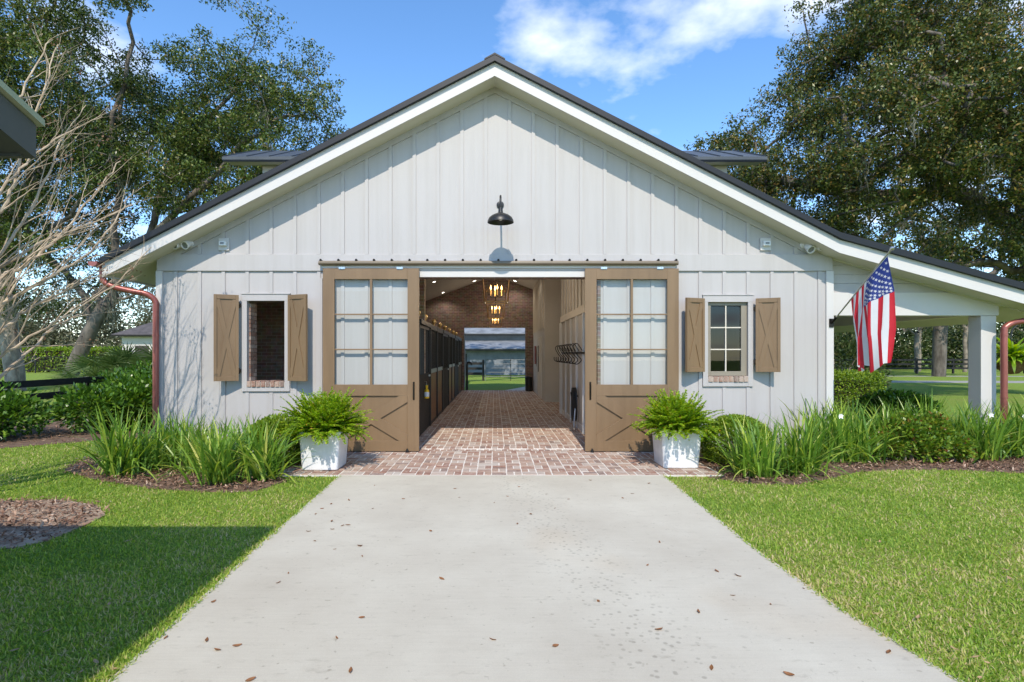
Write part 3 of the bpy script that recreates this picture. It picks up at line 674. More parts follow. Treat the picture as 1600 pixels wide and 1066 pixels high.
# sliding doors and their track
DY0, DY1 = -.115, -.067
def sdoor(x0, x1, hx):
    z0, z1 = .035, 2.972
    sw = .185; gt = z1-.172; gb = 1.105; pb_ = .20; lt = .925
    m = MB(); m.box(x0,x0+sw,DY0,DY1,z0,z1); m.box(x1-sw,x1,DY0,DY1,z0,z1); dr = m.build('sliding_door', M['brown'], barn, bevel=.003)
    def piece(nm, *b, mat='brown', bev=.002):
        q = MB(); q.box(*b); return q.build(nm, M[mat], dr, bevel=bev)
    a, b = x0+sw, x1-sw
    piece('top_rail', a,b,DY0+.001,DY1,gt,z1-.001); piece('lock_rail', a,b,DY0+.001,DY1,lt,gb); piece('bottom_rail', a,b,DY0+.001,DY1,z0,pb_)
    piece('panel', a,b,DY0+.030,DY1-.002,pb_,lt, bev=0)
    mx_ = (a+b)/2
    piece('muntin', mx_-.019,mx_+.019,DY0+.004,DY1-.004,gb,gt)
    for i in (1,2):
        zz = gb+(gt-gb)*i/3
        piece('muntin', a,mx_-.019,DY0+.006,DY1-.006,zz-.011,zz+.011); piece('muntin', mx_+.019,b,DY0+.006,DY1-.006,zz-.011,zz+.011)
    for i in range(2):
        for jj in range(3):
            xa, xb_ = ((a,mx_-.019),(mx_+.019,b))[i]; za = gb+(gt-gb)*jj/3+.011; zb_ = gb+(gt-gb)*(jj+1)/3-.011
            q = MB(); q.add([(xa,-.092,za),(xb_,-.092,za),(xb_,-.092,zb_),(xa,-.092,zb_)],[(0,1,2,3)]); q.build('pane', M['glass'], dr)
    for i in range(2):
        p = (a+.02, pb_+.02) if i == 0 else (a+.02, lt-.02); e = (b-.02, lt-.02) if i == 0 else (b-.02, pb_+.02)
        q = MB(); dy_ = DY0+.0155-.0012*i; wdt = .155
        d2 = Vector((e[0]-p[0],0,e[1]-p[1])); l_ = d2.length; d2.normalize(); n2 = Vector((-d2.z,0,d2.x))
        # brace clipped inside the panel
        poly = [Vector((p[0],0,p[1]))+n2*wdt/2-d2*.2, Vector((e[0],0,e[1]))+n2*wdt/2+d2*.2, Vector((e[0],0,e[1]))-n2*wdt/2+d2*.2, Vector((p[0],0,p[1]))-n2*wdt/2-d2*.2]
        pts = [(v.x, v.z) for v in poly]
        def clip(pts, f):
            o2 = []
            for u in range(len(pts)):
                A, B = pts[u-1], pts[u]; fa, fb = f(A), f(B)
                if (fa >= 0) != (fb >= 0):
                    t = fa/(fa-fb); o2.append((A[0]+(B[0]-A[0])*t, A[1]+(B[1]-A[1])*t))
                if fb >= 0: o2.append(B)
            return o2
        for f in (lambda v: v[0]-a-.001, lambda v: b-.001-v[0], lambda v: v[1]-pb_-.001, lambda v: lt-.001-v[1]): pts = clip(pts, f)
        q.prism(pts, dy_-.013, dy_+.018); q.build('brace', M['brown'], dr, bevel=.0015)
    q = MB(); q.tube([(hx,DY0-.001,.88),(hx,DY0-.035,.90),(hx,DY0-.035,1.11),(hx,DY0-.001,1.13)], .011, 8); q.box(hx-.014,hx+.014,DY0-.006,DY0-.001,.86,1.15); q.build('handle', M['bronze'], dr)
    for xx in (x0+(x1-x0)*.2, x0+(x1-x0)*.8):
        q = MB(); q.box(xx-.05,xx+.05,DY0-.012,DY0-.001,z1-.012,z1+.022); q.tube([(xx-.03,DY0-.02,z1+.012),(xx-.03,DY0-.012,z1+.012)],.012,8); q.tube([(xx+.03,DY0-.02,z1+.012),(xx+.03,DY0-.012,z1+.012)],.012,8)
        q.build('hanger', M['steel'], dr)
    return dr
dl = sdoor(-2.762, -1.216, -1.30); dr_ = sdoor(1.452, 2.958, 1.535)
for xx in (-1.40, 1.56):
    q = MB(); q.lathe([(.03,0),(.03,.02),(.016,.03),(.014,.05),(0,.055)], (xx,DY0-.04,.03), 10); q.build('floor_guide', M['black'], barn, smooth=True)
tr = MB(); pf = [(-.098+.037*math.cos(2*math.pi*i/14), 3.062+.036*math.sin(2*math.pi*i/14)) for i in range(14)]
tr.prism_x(pf, -2.83, 2.95); track = tr.build('door_track', M['brown_dk'], barn, smooth=True)
m = MB(); m.box(-2.80,2.92,-.060,-.036,2.985,3.10); m.build('track_board', M['trim'], track)
for i in range(21):
    x = -2.80+i*(5.72/20)
    m = MB(); m.box(x-.016,x+.016,-.11,-.036,3.085,3.112); m.lathe([(.02,0),(.02,.02),(.012,.032),(0,.034)], (x,-.108,3.094), 8); m.build('bracket', M['bronze'], track)

# ------------------------------------------------------------------ things on and in the barn
# gooseneck barn light
t = thing('barn_light', (.09,0,4.02), 'black gooseneck barn light above the aisle doorway', 'lamp')
m = MB(); m.lathe([(0,.0),(.06,.0),(.06,.018),(.02,.03),(0,.03)], (.09,0,4.02), 16, (0,-1,0)); m.build('wall_plate', M['black'], t, smooth=True)
arm = spline([(.09,-.02,4.02),(.09,-.28,4.055),(.09,-.44,4.045),(.09,-.505,3.97),(.09,-.515,3.86)], 6)
m = MB(); m.tube(arm, .015, 10); m.build('arm', M['black'], t, smooth=True)
m = MB(); pr = [(.012,.235),(.03,.23),(.036,.17),(.04,.15),(.075,.135),(.13,.11),(.175,.075),(.198,.03),(.203,.0),(.196,.0),(.19,.03),(.165,.07),(.12,.10),(.07,.125),(0,.13)]
m.lathe(pr, (.09,-.515,3.615), 32); m.build('shade', M['black'], t, smooth=True)
m = MB(); m.lathe([(0,.11),(.03,.1),(.035,.06),(.02,.03),(0,.02)], (.09,-.515,3.62), 14); m.build('bulb', M['plastic'], t, smooth=True)
# twin floodlights
for sx, ctr, lab, heads in ((-1, P(291,383,-.05), 'white twin floodlight above the brick-sided open window', ((-.10,-.35,-.06),(.055,-.15,-.05))),
                            (1, P(1262,386,-.05), 'white twin floodlight above the wall near the flag', ((-.02,.12,-.25),(.12,.55,.05)))):
    t = thing('floodlight', (ctr.x,0,ctr.z), lab, 'floodlight', 'floodlights on the gable wall')
    bx = ctr.x + (.045 if sx < 0 else -.05); bz = ctr.z + (.03 if sx < 0 else .04)
    m = MB(); m.lathe([(0,0),(.062,0),(.062,.02),(.05,.035),(0,.036)], (bx,-.02,bz), 18, (0,-1,0)); m.build('mount', M['plastic'], t, smooth=True)
    for hx, dx_, dz_ in heads:
        c = Vector((ctr.x+hx, -.13, ctr.z + (-.005 if sx < 0 else (.0 if hx > 0 else -.035)))); ax = Vector((dx_,-1,-.45+dz_)).normalized()
        m = MB(); m.tube([(bx,-.04,bz), (bx*.5+c.x*.5, -.09, bz*.5+c.z*.5+.01), c-ax*.05], .012, 8); a_ = m.build('arm', M['plastic'], t, smooth=True)
        m = MB(); m.lathe([(0,-.085),(.035,-.08),(.05,-.05),(.058,.0),(.066,.06),(.066,.068),(.055,.068),(.053,.045),(0,.045)], c, 20, ax); hd = m.build('lamp_head', M['plastic'], t, smooth=True)
        m = MB(); m.lathe([(0,.048),(.051,.046)], c, 20, ax); m.build('lens', M['lens'], hd)
for px, lab in ((350,'small white motion sensor box by the left floodlight, over the brick window'), (1196,'small white motion sensor box by the floodlight above the glazed window')):
    c = P(px, 382, -.02)
    t = thing('motion_sensor', (c.x,0,c.z), lab, 'sensor', 'motion sensors on the gable wall')
    m = MB(); m.box(c.x-.085,c.x+.085,-.032,-.0005,c.z-.10,c.z+.10); m.build('back_plate', M['trim'], t, bevel=.004)
    m = MB(); m.prism_x([(-.034,c.z-.035),(-.09,c.z-.03),(-.085,c.z+.04),(-.034,c.z+.05)], c.x-.055, c.x+.055); m.build('housing', M['plastic'], t, bevel=.004)
    m = MB(); m.box(c.x-.03,c.x+.03,-.094,-.0905,c.z-.005,c.z+.022); m.build('sensor_eye', M['lens'], t)
# flag
def flag():
    base = Vector((5.455,-.045,2.10)); tip = Vector((5.64,-1.12,3.07)); dr2 = (tip-base)
    t = thing('flag', base, 'stars and stripes flag drooping from an angled pole on the barn corner', 'flag')
    m = MB(); m.tube([base, tip], .0125, 12); m.build('pole', M['steel'], t, smooth=True)
    m = MB(); m.lathe([(0,-.005),(.016,0),(.016,.012),(.028,.03),(.03,.045),(.022,.062),(0,.07)], tip, 14, dr2); m.build('finial', M['steel'], t, smooth=True)
    m = MB(); m.box(5.42,5.49,-.045,-.031,2.03,2.17); m.tube([base, base+dr2*.09], .02, 12); m.build('bracket', M['bronze'], t)
    hoist0 = base + dr2*.955; hoist1 = base + dr2*.36
    us = [0,.18,.36,.5,.7,.86,1]
    # plan offsets (x, y) and drop z of rows v=0, .35, .7, 1  (drop measured from the hoist point)
    rows = {
     0.0: [(0,0,0)]*7,
     .35: [(.085,-.02,.50),(.0,-.03,.47),(-.10,-.04,.44),(-.06,.0,.40),(.02,.03,.37),(-.02,.02,.36),(.035,.0,.35)],
     .7:  [(.10,-.02,1.06),(-.02,-.045,1.01),(-.11,-.05,.97),(-.02,-.02,.86),(-.085,-.05,.80),(.0,-.05,.78),(.05,-.10,.74)],
     1.0: [(.075,.02,1.55),(-.015,-.09,1.50),(-.085,-.03,1.49),(.0,-.09,1.30),(-.065,-.03,1.22),(.02,-.16,1.18),(.02,-.16,1.10)]}
    vk = sorted(rows)
    def interp(u, v):
        def row(r):
            for i in range(6):
                if us[i] <= u <= us[i+1]+1e-9:
                    a = (u-us[i])/(us[i+1]-us[i]); a = a*a*(3-2*a)
                    return Vector(r[i])*(1-a)+Vector(r[i+1])*a
        for i in range(3):
            if vk[i] <= v <= vk[i+1]+1e-9:
                a = (v-vk[i])/(vk[i+1]-vk[i]); b = a*a*(3-2*a) if i else a*(2-a)*.5+a*.5
                o2 = row(rows[vk[i]])*(1-b)+row(rows[vk[i+1]])*b; break
        h = hoist0.lerp(hoist1, u)
        wv = .012*v*math.sin(9*u+4*v)+.010*v*math.sin(23*u-6*v)
        return h + Vector((o2.x+wv, o2.y+.012*v*math.cos(14*u+5*v), -o2.z + .02*v*math.sin(11*u)))
    nv = 40; sub = 3
    red = pm('flag_red', (.62,.018,.035), .7, .05, 6, .15, 300); wht = pm('flag_white', (.74,.74,.76), .7, .03, 6, .15, 300); blu = pm('flag_blue', (.022,.045,.24), .7, .08, 6, .15, 300)
    for mm_ in (red, wht, blu):
        tn = mm_.node_tree; b = tn.nodes['Principled BSDF']; trn = tn.nodes.new('ShaderNodeBsdfTranslucent'); src = b.inputs['Base Color'].links[0].from_socket
        tn.links.new(src, trn.inputs['Color']); ms = tn.nodes.new('ShaderNodeMixShader'); ms.inputs[0].default_value = .28
        tn.links.new(b.outputs[0], ms.inputs[1]); tn.links.new(trn.outputs[0], ms.inputs[2]); tn.links.new(ms.outputs[0], tn.nodes['Material Output'].inputs['Surface'])
    def patch(name, u0, u1, v0, v1, nu_, nv_, mat):
        m = MB(); vs_ = [interp(u0+(u1-u0)*i/nu_, v0+(v1-v0)*j/nv_) for j in range(nv_+1) for i in range(nu_+1)]
        m.add(vs_, [(j*(nu_+1)+i, j*(nu_+1)+i+1, (j+1)*(nu_+1)+i+1, (j+1)*(nu_+1)+i) for j in range(nv_) for i in range(nu_)])
        return m.build(name, mat, t, smooth=True)
    CV = .40
    for k in range(13):
        u0, u1 = k/13, (k+1)/13
        patch('stripe', u0, u1, CV if k < 7 else .012, 1, sub, nv, wht if k % 2 else red)
    patch('hoist_band', 0, 1, 0, .012, 30, 1, wht)
    can = patch('canton', 0, 7/13, .012, CV, 21, 20, blu)
    for r_ in range(9):
        nst = 6 if r_ % 2 == 0 else 5
        for c_ in range(nst):
            u = 7/13*(r_+1)/10; v = .012+(CV-.012)*((c_*2+1 if nst == 6 else c_*2+2))/12
            p = interp(u, v); pu = (interp(u+.01, v)-p).normalized(); pv = (interp(u, v+.01)-p).normalized(); nn = pu.cross(pv).normalized(); pv = nn.cross(pu)
            for s in ((1,-1)):
                pass
            m = MB(); vs_ = []; rs = .026
            for s in (1,-1):
                vs_ += [p+nn*.0025*s+(pu*math.cos(math.pi*q/5)+pv*math.sin(math.pi*q/5))*(rs if q % 2 == 0 else rs*.4) for q in range(10)]
            m.add(vs_, [tuple(range(10)), tuple(range(19,9,-1))]); m.build('star', wht, can)
flag()

# lanterns with lit candle bulbs
for y, lab in ((2.44,'open-frame hanging lantern with lit candles just inside the doorway'),(7.5,'middle hanging lantern with lit candles over the aisle'),(13.0,'hanging lantern with lit candles by the far aisle doorway')):
    zc = 2.66; cx = .03
    t = thing('lantern', (cx,y,zc), lab, 'lantern', 'candle lanterns along the aisle')
    a, b, h = .235, .30, .82
    m = MB(); C4 = [(-1,-1),(1,-1),(1,1),(-1,1)]
    for i in range(4):
        p = C4[i]; q = C4[(i+1)%4]
        m.beam((cx+p[0]*a,y+p[1]*a,zc),(cx+q[0]*a,y+q[1]*a,zc),.018,.018); m.beam((cx+p[0]*b,y+p[1]*b,zc+h),(cx+q[0]*b,y+q[1]*b,zc+h),.018,.018)
        m.beam((cx+p[0]*a,y+p[1]*a,zc),(cx+p[0]*b,y+p[1]*b,zc+h),.015,.015); m.beam((cx+p[0]*b,y+p[1]*b,zc+h),(cx,y,zc+h+.28),.012,.012)
    m.build('frame', pm('aged_brass',(.30,.19,.09),.35,.2,10,metal=.8) if 'aged_brass' not in bpy.data.materials else bpy.data.materials['aged_brass'], t)
    m = MB(); m.tube([(cx,y,zc+h+.27),(cx,y,4.90)], .009, 6); m.tube([(cx,y,zc+h+.27),(cx,y,zc+.12)], .007, 6); m.build('chain', M['bronze'], t)
    for i in range(4):
        ang = R(12)+i*math.pi/2; x_, y_ = cx+.115*math.cos(ang), y+.115*math.sin(ang)
        m = MB(); m.tube([(cx,y,zc+.13),(x_,y_,zc+.10),(x_,y_,zc+.14)], .006, 6); m.build('candle_arm', M['bronze'], t)
        m = MB(); m.tube([(x_,y_,zc+.14),(x_,y_,zc+.26)], .011, 10); cd = m.build('candle', M['candle'], t, smooth=True)
        m = MB(); m.lathe([(0,0),(.010,.008),(.015,.028),(.009,.06),(0,.10)], (x_,y_,zc+.262), 10); m.build('flame_bulb', M['flame'], cd, smooth=True)
    ld = bpy.data.lights.new('lantern_glow', 'POINT'); ld.energy = 18; ld.color = (1,.80,.58); ld.shadow_soft_size = .12
    lo = bpy.data.objects.new('lantern_glow', ld); COL.objects.link(lo); lo.parent = t; lo.location = (0,0,.42)
for x in (-2.14, .84):
    for y in (3.6, 7.0, 10.5, 13.9):
        ld = bpy.data.lights.new('downlight_glow', 'SPOT'); ld.energy = 20; ld.color = (1,.9,.76); ld.spot_size = R(140); ld.spot_blend = .6; ld.shadow_soft_size = .07
        lo = bpy.data.objects.new('downlight_glow', ld); COL.objects.link(lo); lo.parent = ceiling; lo.location = (x, y, cz(x)-.05)

# stall fronts along the left of the aisle
SX = -1.385
def stall_front(y0, y1, lab):
    t = thing('stall_front', (SX,y0,.03), lab, 'stall front', 'stall fronts along the aisle')
    H = 2.25
    for y in (y0+.05, (y0+y1)/2, y1-.05):
        m = MB(); m.box(SX-.10,SX,y-.05,y+.05,.03,H); m.build('post', M['black'], t, bevel=.004)
    for a, b in ((y0+.1,(y0+y1)/2-.05),((y0+y1)/2+.05,y1-.1)):
        n_ = 6; wv = (b-a)/n_
        for i in range(n_):
            m = MB(); m.box(SX-.065,SX-.03+random.uniform(-.002,.002),a+wv*i+.003,a+wv*(i+1)-.003,.10,1.17); m.build('plank', M['wood'], t)
        m = MB(); m.box(SX-.08,SX-.015,a,b,1.171,1.26); m.build('mid_rail', M['steel'], t)
        m = MB(); m.box(SX-.08,SX-.015,a,b,.03,.099); m.build('kick_rail', M['black'], t)
        m = MB(); yy = a+.04
        while yy < b: m.tube([(SX-.05,yy,1.26),(SX-.05,yy,2.14)], .008, 6); yy += .075
        gr = m.build('grille', M['black'], t); gr['kind'] = 'stuff'
        m = MB(); m.box(SX-.09,SX-.005,a,b,2.14,2.25); m.build('top_rail', M['black'], t)
def stall_door(y0, y1, lab):
    t = thing('stall_door', (SX,y0,.03), lab, 'stall door', 'sliding stall doors along the aisle')
    m = MB(); m.box(SX-.07,SX-.02,y0+.03,y1-.03,.05,1.2); m.build('door_panel', M['blackwood'], t)
    m = MB(); yy = y0+.08
    m.box(SX-.07,SX-.02,y0+.03,y0+.09,1.2,2.16); m.box(SX-.07,SX-.02,y1-.09,y1-.03,1.2,2.16); m.box(SX-.069,SX-.021,y0+.09,y1-.09,2.1,2.16)
    m.build('door_frame', M['black'], t)
    m = MB(); yy = y0+.14
    while yy < y1-.1: m.tube([(SX-.045,yy,1.2),(SX-.045,yy,2.1)], .009, 6); yy += .07
    gr = m.build('grille', M['black'], t); gr['kind'] = 'stuff'
    m = MB(); m.box(SX-.10,SX+.015,y0,y1,2.165,2.25); m.build('door_rail', M['black'], t)
    m = MB(); m.box(SX-.018,SX+.01,y1-.22,y1-.10,1.12,1.16); m.build('latch', M['steel'], t)
stall_door(1.35, 2.98, 'black sliding stall door nearest the barn entrance')
stall_front(2.99, 5.98, 'wood-planked stall front behind the first sliding stall door'); stall_door(5.99, 7.80, 'black sliding stall door between the two plank stall fronts')
stall_front(7.81, 10.5, 'wood-planked stall front in the middle of the aisle'); stall_door(10.51, 12.3, 'black sliding stall door near the far doorway')
stall_front(12.31, 14.45, 'wood-planked stall front against the far brick wall')
FL = ('at the entrance end of the stalls','over the first black sliding door','over the near half of the first plank stall','over the far half of the first plank stall','over the second black sliding door','over the near half of the second plank stall','over the far half of the second plank stall','over the last black sliding door')
for i, y in enumerate((1.35,2.45,4.1,5.6,7.0,8.6,10.2,11.7)):
    c = (SX-.05, y, 2.252)
    m = MB(); m.lathe([(.0,0),(.042,0),(.042,.012),(.018,.022),(.016,.045),(.034,.06),(.052,.09),(.056,.115),(.046,.145),(.02,.165),(0,.168)], c, 16)
    tag(m.build('finial', M['gold'], smooth=True), 'round brass finial ' + FL[i], 'finial', 'brass finials along the stalls')
# spray bottle hanging at the first stall post
b0 = Vector((-1.345, 1.95, .72))
t = thing('spray_bottle', b0, 'yellow spray bottle hanging by the first stall door', 'bottle')
yel = pm('yellow_plastic', (.85,.52,.01), .35, .04, 8)
m = MB(); m.lathe([(0,0),(.045,.0),(.05,.01),(.05,.13),(.045,.16),(.02,.19),(.018,.21),(0,.21)], b0, 14); m.build('body', yel, t, smooth=True)
m = MB(); m.lathe([(.0515,.035),(.0515,.125)], b0, 14); m.build('paper_label', M['plastic'], t, smooth=True)
m = MB(); m.box(b0.x-.02,b0.x+.02,b0.y-.03,b0.y+.05,b0.z+.21,b0.z+.26); m.box(b0.x-.008,b0.x+.008,b0.y-.045,b0.y-.031,b0.z+.15,b0.z+.24); m.build('trigger', yel, t, bevel=.004)
m = MB(); m.tube([(b0.x,b0.y,b0.z+.26),(b0.x,b0.y,b0.z+.33),(b0.x-.05,b0.y,b0.z+.34)], .004, 6); m.build('hook', M['steel'], t)
# bridle hooks on the tack room wall
t = thing('bridle_rack', (1.70,3.4,1.6), 'black iron rack of curled bridle hooks on the tack room wall', 'hook rack')
m = MB(); m.box(1.705,1.727,1.6,5.1,1.60,1.64); m.build('bar', M['black'], t)
for i in range(8):
    y = 1.75+i*.45
    m = MB(); m.tube(spline([(1.70,y,1.66),(1.60,y,1.80),(1.52,y,1.74),(1.60,y,1.58),(1.68,y,1.48),(1.60,y,1.40),(1.50,y,1.44),(1.49,y,1.52)],5), .010, 6); m.build('hook', M['black'], t, smooth=True)
# coiled hose and reel
t = thing('coiled_hose', (1.66,2.6,.2), 'black garden hose coiled on the tack room wall', 'hose')
m = MB(); pts = [(1.655+.035*math.sin(a*.31), 2.55+.16*math.cos(a)*(1+.06*math.sin(a*.7)), .55+.34*math.sin(a)) for a in np.linspace(0, 2*math.pi*7, 150)]
m.tube(pts, .016, 7); m.build('coil', M['black'], t, smooth=True)
m = MB(); m.tube([(1.735,2.55,.72),(1.60,2.55,.72),(1.59,2.55,.80)], .018, 7); m.build('holder', M['black'], t)
m = MB(); m.tube(spline([(1.66,2.40,.5),(1.62,2.30,.2),(1.60,2.22,.06),(1.5,2.1,.055)],6), .014, 7); m.build('loose_end', M['steel'], t, smooth=True)
# bin and hitching post by the far doorway
t = thing('waste_bin', (1.42,14.15,.03), 'black bin standing by the far doorway', 'bin')
m = MB(); m.lathe([(.13,0),(.16,.55)], (1.42,14.15,.045), 16); m.build('body', M['black'], t, smooth=True)
m = MB(); m.lathe([(.165,.55),(.17,.58),(0,.62)], (1.42,14.15,.045), 16); m.build('lid', M['black'], t, smooth=True)
t = thing('yard_hydrant', (-1.22,15.4,0), 'black yard hydrant standing outside the far doorway', 'hydrant')
m = MB(); m.tube([(-1.22,15.4,0),(-1.22,15.4,1.15)], .05, 8); m.build('pipe', M['black'], t)
m = MB(); m.tube(spline([(-1.22,15.4,1.12),(-1.18,15.4,1.22),(-1.05,15.4,1.20),(-1.02,15.4,1.1)],5), .04, 8); m.build('spout', M['black'], t)

# neighbouring building at the left: only its roof corner enters the picture
t = thing('carport', (-5,-8.5,0), 'grey-green roof corner of a neighbouring outbuilding by the lawn', 'building')
grn = pm('grey_green_paint', (.06,.066,.058), .6, .12, 4); grl = pm('green_metal_edge', (.28,.31,.20), .4, .08, 5)
ye_, ze_, sl = -6.46, 2.69, .33
def zr(y): return ze_ + (ye_-y)*sl if y > -9.4 else ze_ + (ye_+9.4)*sl - (-9.4-y)*sl
m = MB(); m.prism_x([(ye_,ze_-.03),(ye_,ze_),(-9.4,zr(-9.4)),(-12.3,zr(-12.3)),(-12.3,zr(-12.3)-.03),(-9.4,zr(-9.4)-.03)], -8.5, -2.10); m.build('roof', grl, t)
m = MB(); m.prism_x([(ye_-.02,ze_-.185),(ye_-.02,ze_-.032),(-9.4,zr(-9.4)-.032),(-12.28,zr(-12.28)-.032),(-12.28,zr(-12.28)-.185),(-9.4,zr(-9.4)-.185)], -2.17, -2.125); m.build('rake_board', grn, t)
m = MB(); m.box(-8.45,-2.172,ye_-.05,ye_-.02,ze_-.185,ze_-.035); m.build('eave_board', grn, t)
m = MB(); m.prism_x([(ye_-.052,ze_-.17),(-9.4,zr(-9.4)-.17),(-12.2,zr(-12.2)-.17),(-12.2,zr(-12.2)-.14),(-9.4,zr(-9.4)-.14),(ye_-.052,ze_-.14)], -8.4, -2.175); m.build('soffit', grn, t)
m = MB(); m.box(-8.0,-2.85,-11.8,-7.15,0,2.56); m.build('wall', grn, t)

# ------------------------------------------------------------------ plants: mesh makers
def unit(v): return v/np.maximum(np.linalg.norm(v, axis=-1, keepdims=True), 1e-9)
def leaf_quads(Pt, Lg, Wd, up=0.3, droop=0.0, ax=None, rg=rng, fold=.18):
    """one rhombic leaf per point"""
    n = len(Pt); Lg = np.broadcast_to(Lg, (n,))[:,None]; Wd = np.broadcast_to(Wd, (n,))[:,None]
    a = rg.normal(size=(n,3)) if ax is None else ax + rg.normal(size=(n,3))*.45
    a[:,2] -= droop; a = unit(a)
    r = rg.normal(size=(n,3)); r[:,2] += up*3; nn = unit(r - a*np.sum(r*a,1,keepdims=True)); b = np.cross(nn, a)
    mid = Pt + a*Lg*.5 + nn*Wd*fold
    V = np.stack([Pt, mid+b*Wd, Pt+a*Lg, mid-b*Wd], 1).reshape(-1,3)
    F = np.arange(n*4).reshape(n,4)
    return V, F
def strips(C, W, side, ext=None):
    """C (n,k,3) centre lines, W (n,k) half widths, side (n,3) -> quads"""
    n, k, _ = C.shape
    off = side[:,None,:]*W[:,:,None]
    V = np.stack([C-off, C+off], 2).reshape(-1,3)
    i = np.arange(n)[:,None]*(2*k); j = np.arange(k-1)[None,:]*2; b = (i+j)
    F = np.stack([b, b+1, b+3, b+2], -1).reshape(-1,4)
    return V, F
def merge(parts):
    Vs, Fs, o = [], [], 0
    for V, F in parts: Vs.append(V); Fs.append(F+o); o += len(V)
    return np.concatenate(Vs), np.concatenate(Fs)

# ------------------------------------------------------------------ trees
class Tree:
    def __init__(s, seed): s.rg = np.random.default_rng(seed); s.pos = []; s.par = []; s.chains = []
    def chain(s, start, pts):
        ids = [] if start is None else [start]; last = -1 if start is None else start
        for p in pts:
            s.pos.append(np.array(p, float)); s.par.append(last); last = len(s.pos)-1; ids.append(last)
        s.chains.append(ids); return ids
    def limb(s, start, pts, n=5, wob=.12):
        p0 = s.pos[start]; sp = spline([p0]+list(pts), n)[1:]
        q = [np.array(v[:])+s.rg.normal(size=3)*wob for v in sp]; return s.chain(start, q)
    def attach(s, A, wob=.1, seg=.6, bow=.12):
        A = np.asarray(A); P0 = np.array(s.pos); dd = np.min(np.linalg.norm(A[:,None]-P0[None], axis=2), 1)
        s.tips = []
        for i in np.argsort(dd):
            a = A[i]; Pn = np.array(s.pos); d = np.linalg.norm(Pn-a, axis=1)
            dz = Pn[:,2]-a[2]; j = int(np.argmin(d + .35*np.maximum(dz,0))); L_ = d[j]
            k = max(2, int(L_/seg)); ts = np.arange(1,k+1)/k; p0 = Pn[j]
            pts = p0 + (a-p0)*ts[:,None]; pts[:,2] += bow*L_*np.sin(ts*math.pi); pts[:-1] += s.rg.normal(size=(k-1,3))*wob
            s.tips.append(s.chain(j, pts))
    def wood(s, r_root, r_tip=.012, nthick=9, power=.52):
        n = len(s.pos); cnt = np.zeros(n); has = np.zeros(n, bool)
        for i in range(n-1,-1,-1):
            if cnt[i] == 0: cnt[i] = 1
            if s.par[i] >= 0: cnt[s.par[i]] += cnt[i]
        # count tips only
        tips = np.zeros(n); kids = np.zeros(n, int)
        for i in range(n):
            if s.par[i] >= 0: kids[s.par[i]] += 1
        for i in range(n-1,-1,-1):
            if kids[i] == 0: tips[i] += 1
            if s.par[i] >= 0: tips[s.par[i]] += tips[i]
        s.r = np.maximum(r_tip, r_root*(tips/tips[0])**power); m = MB()
        for ids in s.chains:
            if len(ids) < 2: continue
            pts = [s.pos[i] for i in ids]; rr = [s.r[i] for i in ids]
            if s.par[ids[1]] == ids[0] and ids is not s.chains[0]: rr[0] = min(rr[0], rr[1]*1.25)
            if kids[ids[-1]] == 0: rr[-1] *= .5
            m.tube(pts, rr, nthick if rr[0] > .12 else (6 if rr[0] > .04 else 4), cap=False)
        return m
    def leaf_points(s, per, spread, along=.7):
        out_ = []
        for ids in s.tips:
            pts = np.array([s.pos[i] for i in ids]); n = s.rg.poisson(per)
            if n == 0: continue
            t_ = 1-along*s.rg.random(n)**1.3; f = t_*(len(pts)-1); i0 = np.minimum(f.astype(int), len(pts)-2); fr = (f-i0)[:,None]
            c = pts[i0]*(1-fr)+pts[i0+1]*fr
            # leaves sit in flat pads of sprays round each branch end
            ns = max(5, n//16); q = unit(s.rg.normal(size=(ns,3)))*(s.rg.random((ns,1))**.42)*spread*np.array([1.35,1.35,.62])
            pick = s.rg.integers(0, ns, n); u2 = unit(s.rg.normal(size=(n,3)))*s.rg.random((n,1))**.5*.21
            out_.append(c*.30 + pts[-1]*.70 + q[pick] + u2)
        return np.concatenate(out_)
    def moss(s, n, lo=.4, hi=1.3, rmin=.02, zmax=99, keep=None):
        idx = [i for i in range(len(s.pos)) if s.r[i] > rmin and s.pos[i][2] < zmax and s.pos[i][2] > 3 and (keep is None or keep(s.pos[i]))]
        if not idx: return None
        C = []; W = []; S = []
        for _ in range(n):
            p = s.pos[s.rg.choice(idx)] + s.rg.normal(size=3)*.12; ln = s.rg.uniform(lo, hi)
            for q in range(9):
                o = s.rg.normal(size=3)*.09; l2 = ln*s.rg.uniform(.4,1); k = 6; t_ = np.linspace(0,1,k)[:,None]
                c = p + o*np.array([1,1,.3]) + np.concatenate([s.rg.normal(size=(k,2))*.03, -t_*l2], 1)
                C.append(c); W.append(.016*s.rg.uniform(.6,1.3)*(1-np.linspace(0,1,k)**2*.85)); a = s.rg.random()*6.28; S.append([math.cos(a), math.sin(a), 0])
        return strips(np.array(C), np.array(W), np.array(S))
def cloud_pts(rg, c, r, n, gap=.55, seed=0, zmin=None):
    """points in an ellipsoid, denser near its skin, with irregular holes"""
    c = np.array(c, float); r = np.array(r, float); out_ = []
    ph = np.random.default_rng(seed+99).uniform(0, 6.28, (6,3)); fq = np.random.default_rng(seed+5).normal(size=(6,3))*(2.2/np.max(r))*1.6
    while len(out_) < n:
        u = unit(rg.normal(size=(1,3)))[0]*rg.random()**.38
        p = c+u*r
        if zmin is not None and p[2] < zmin: continue
        h = sum(math.sin(float(fq[i]@p)+ph[i][0]) for i in range(6))/2.4
        if h < -gap: continue
        out_.append(p)
    return np.array(out_)
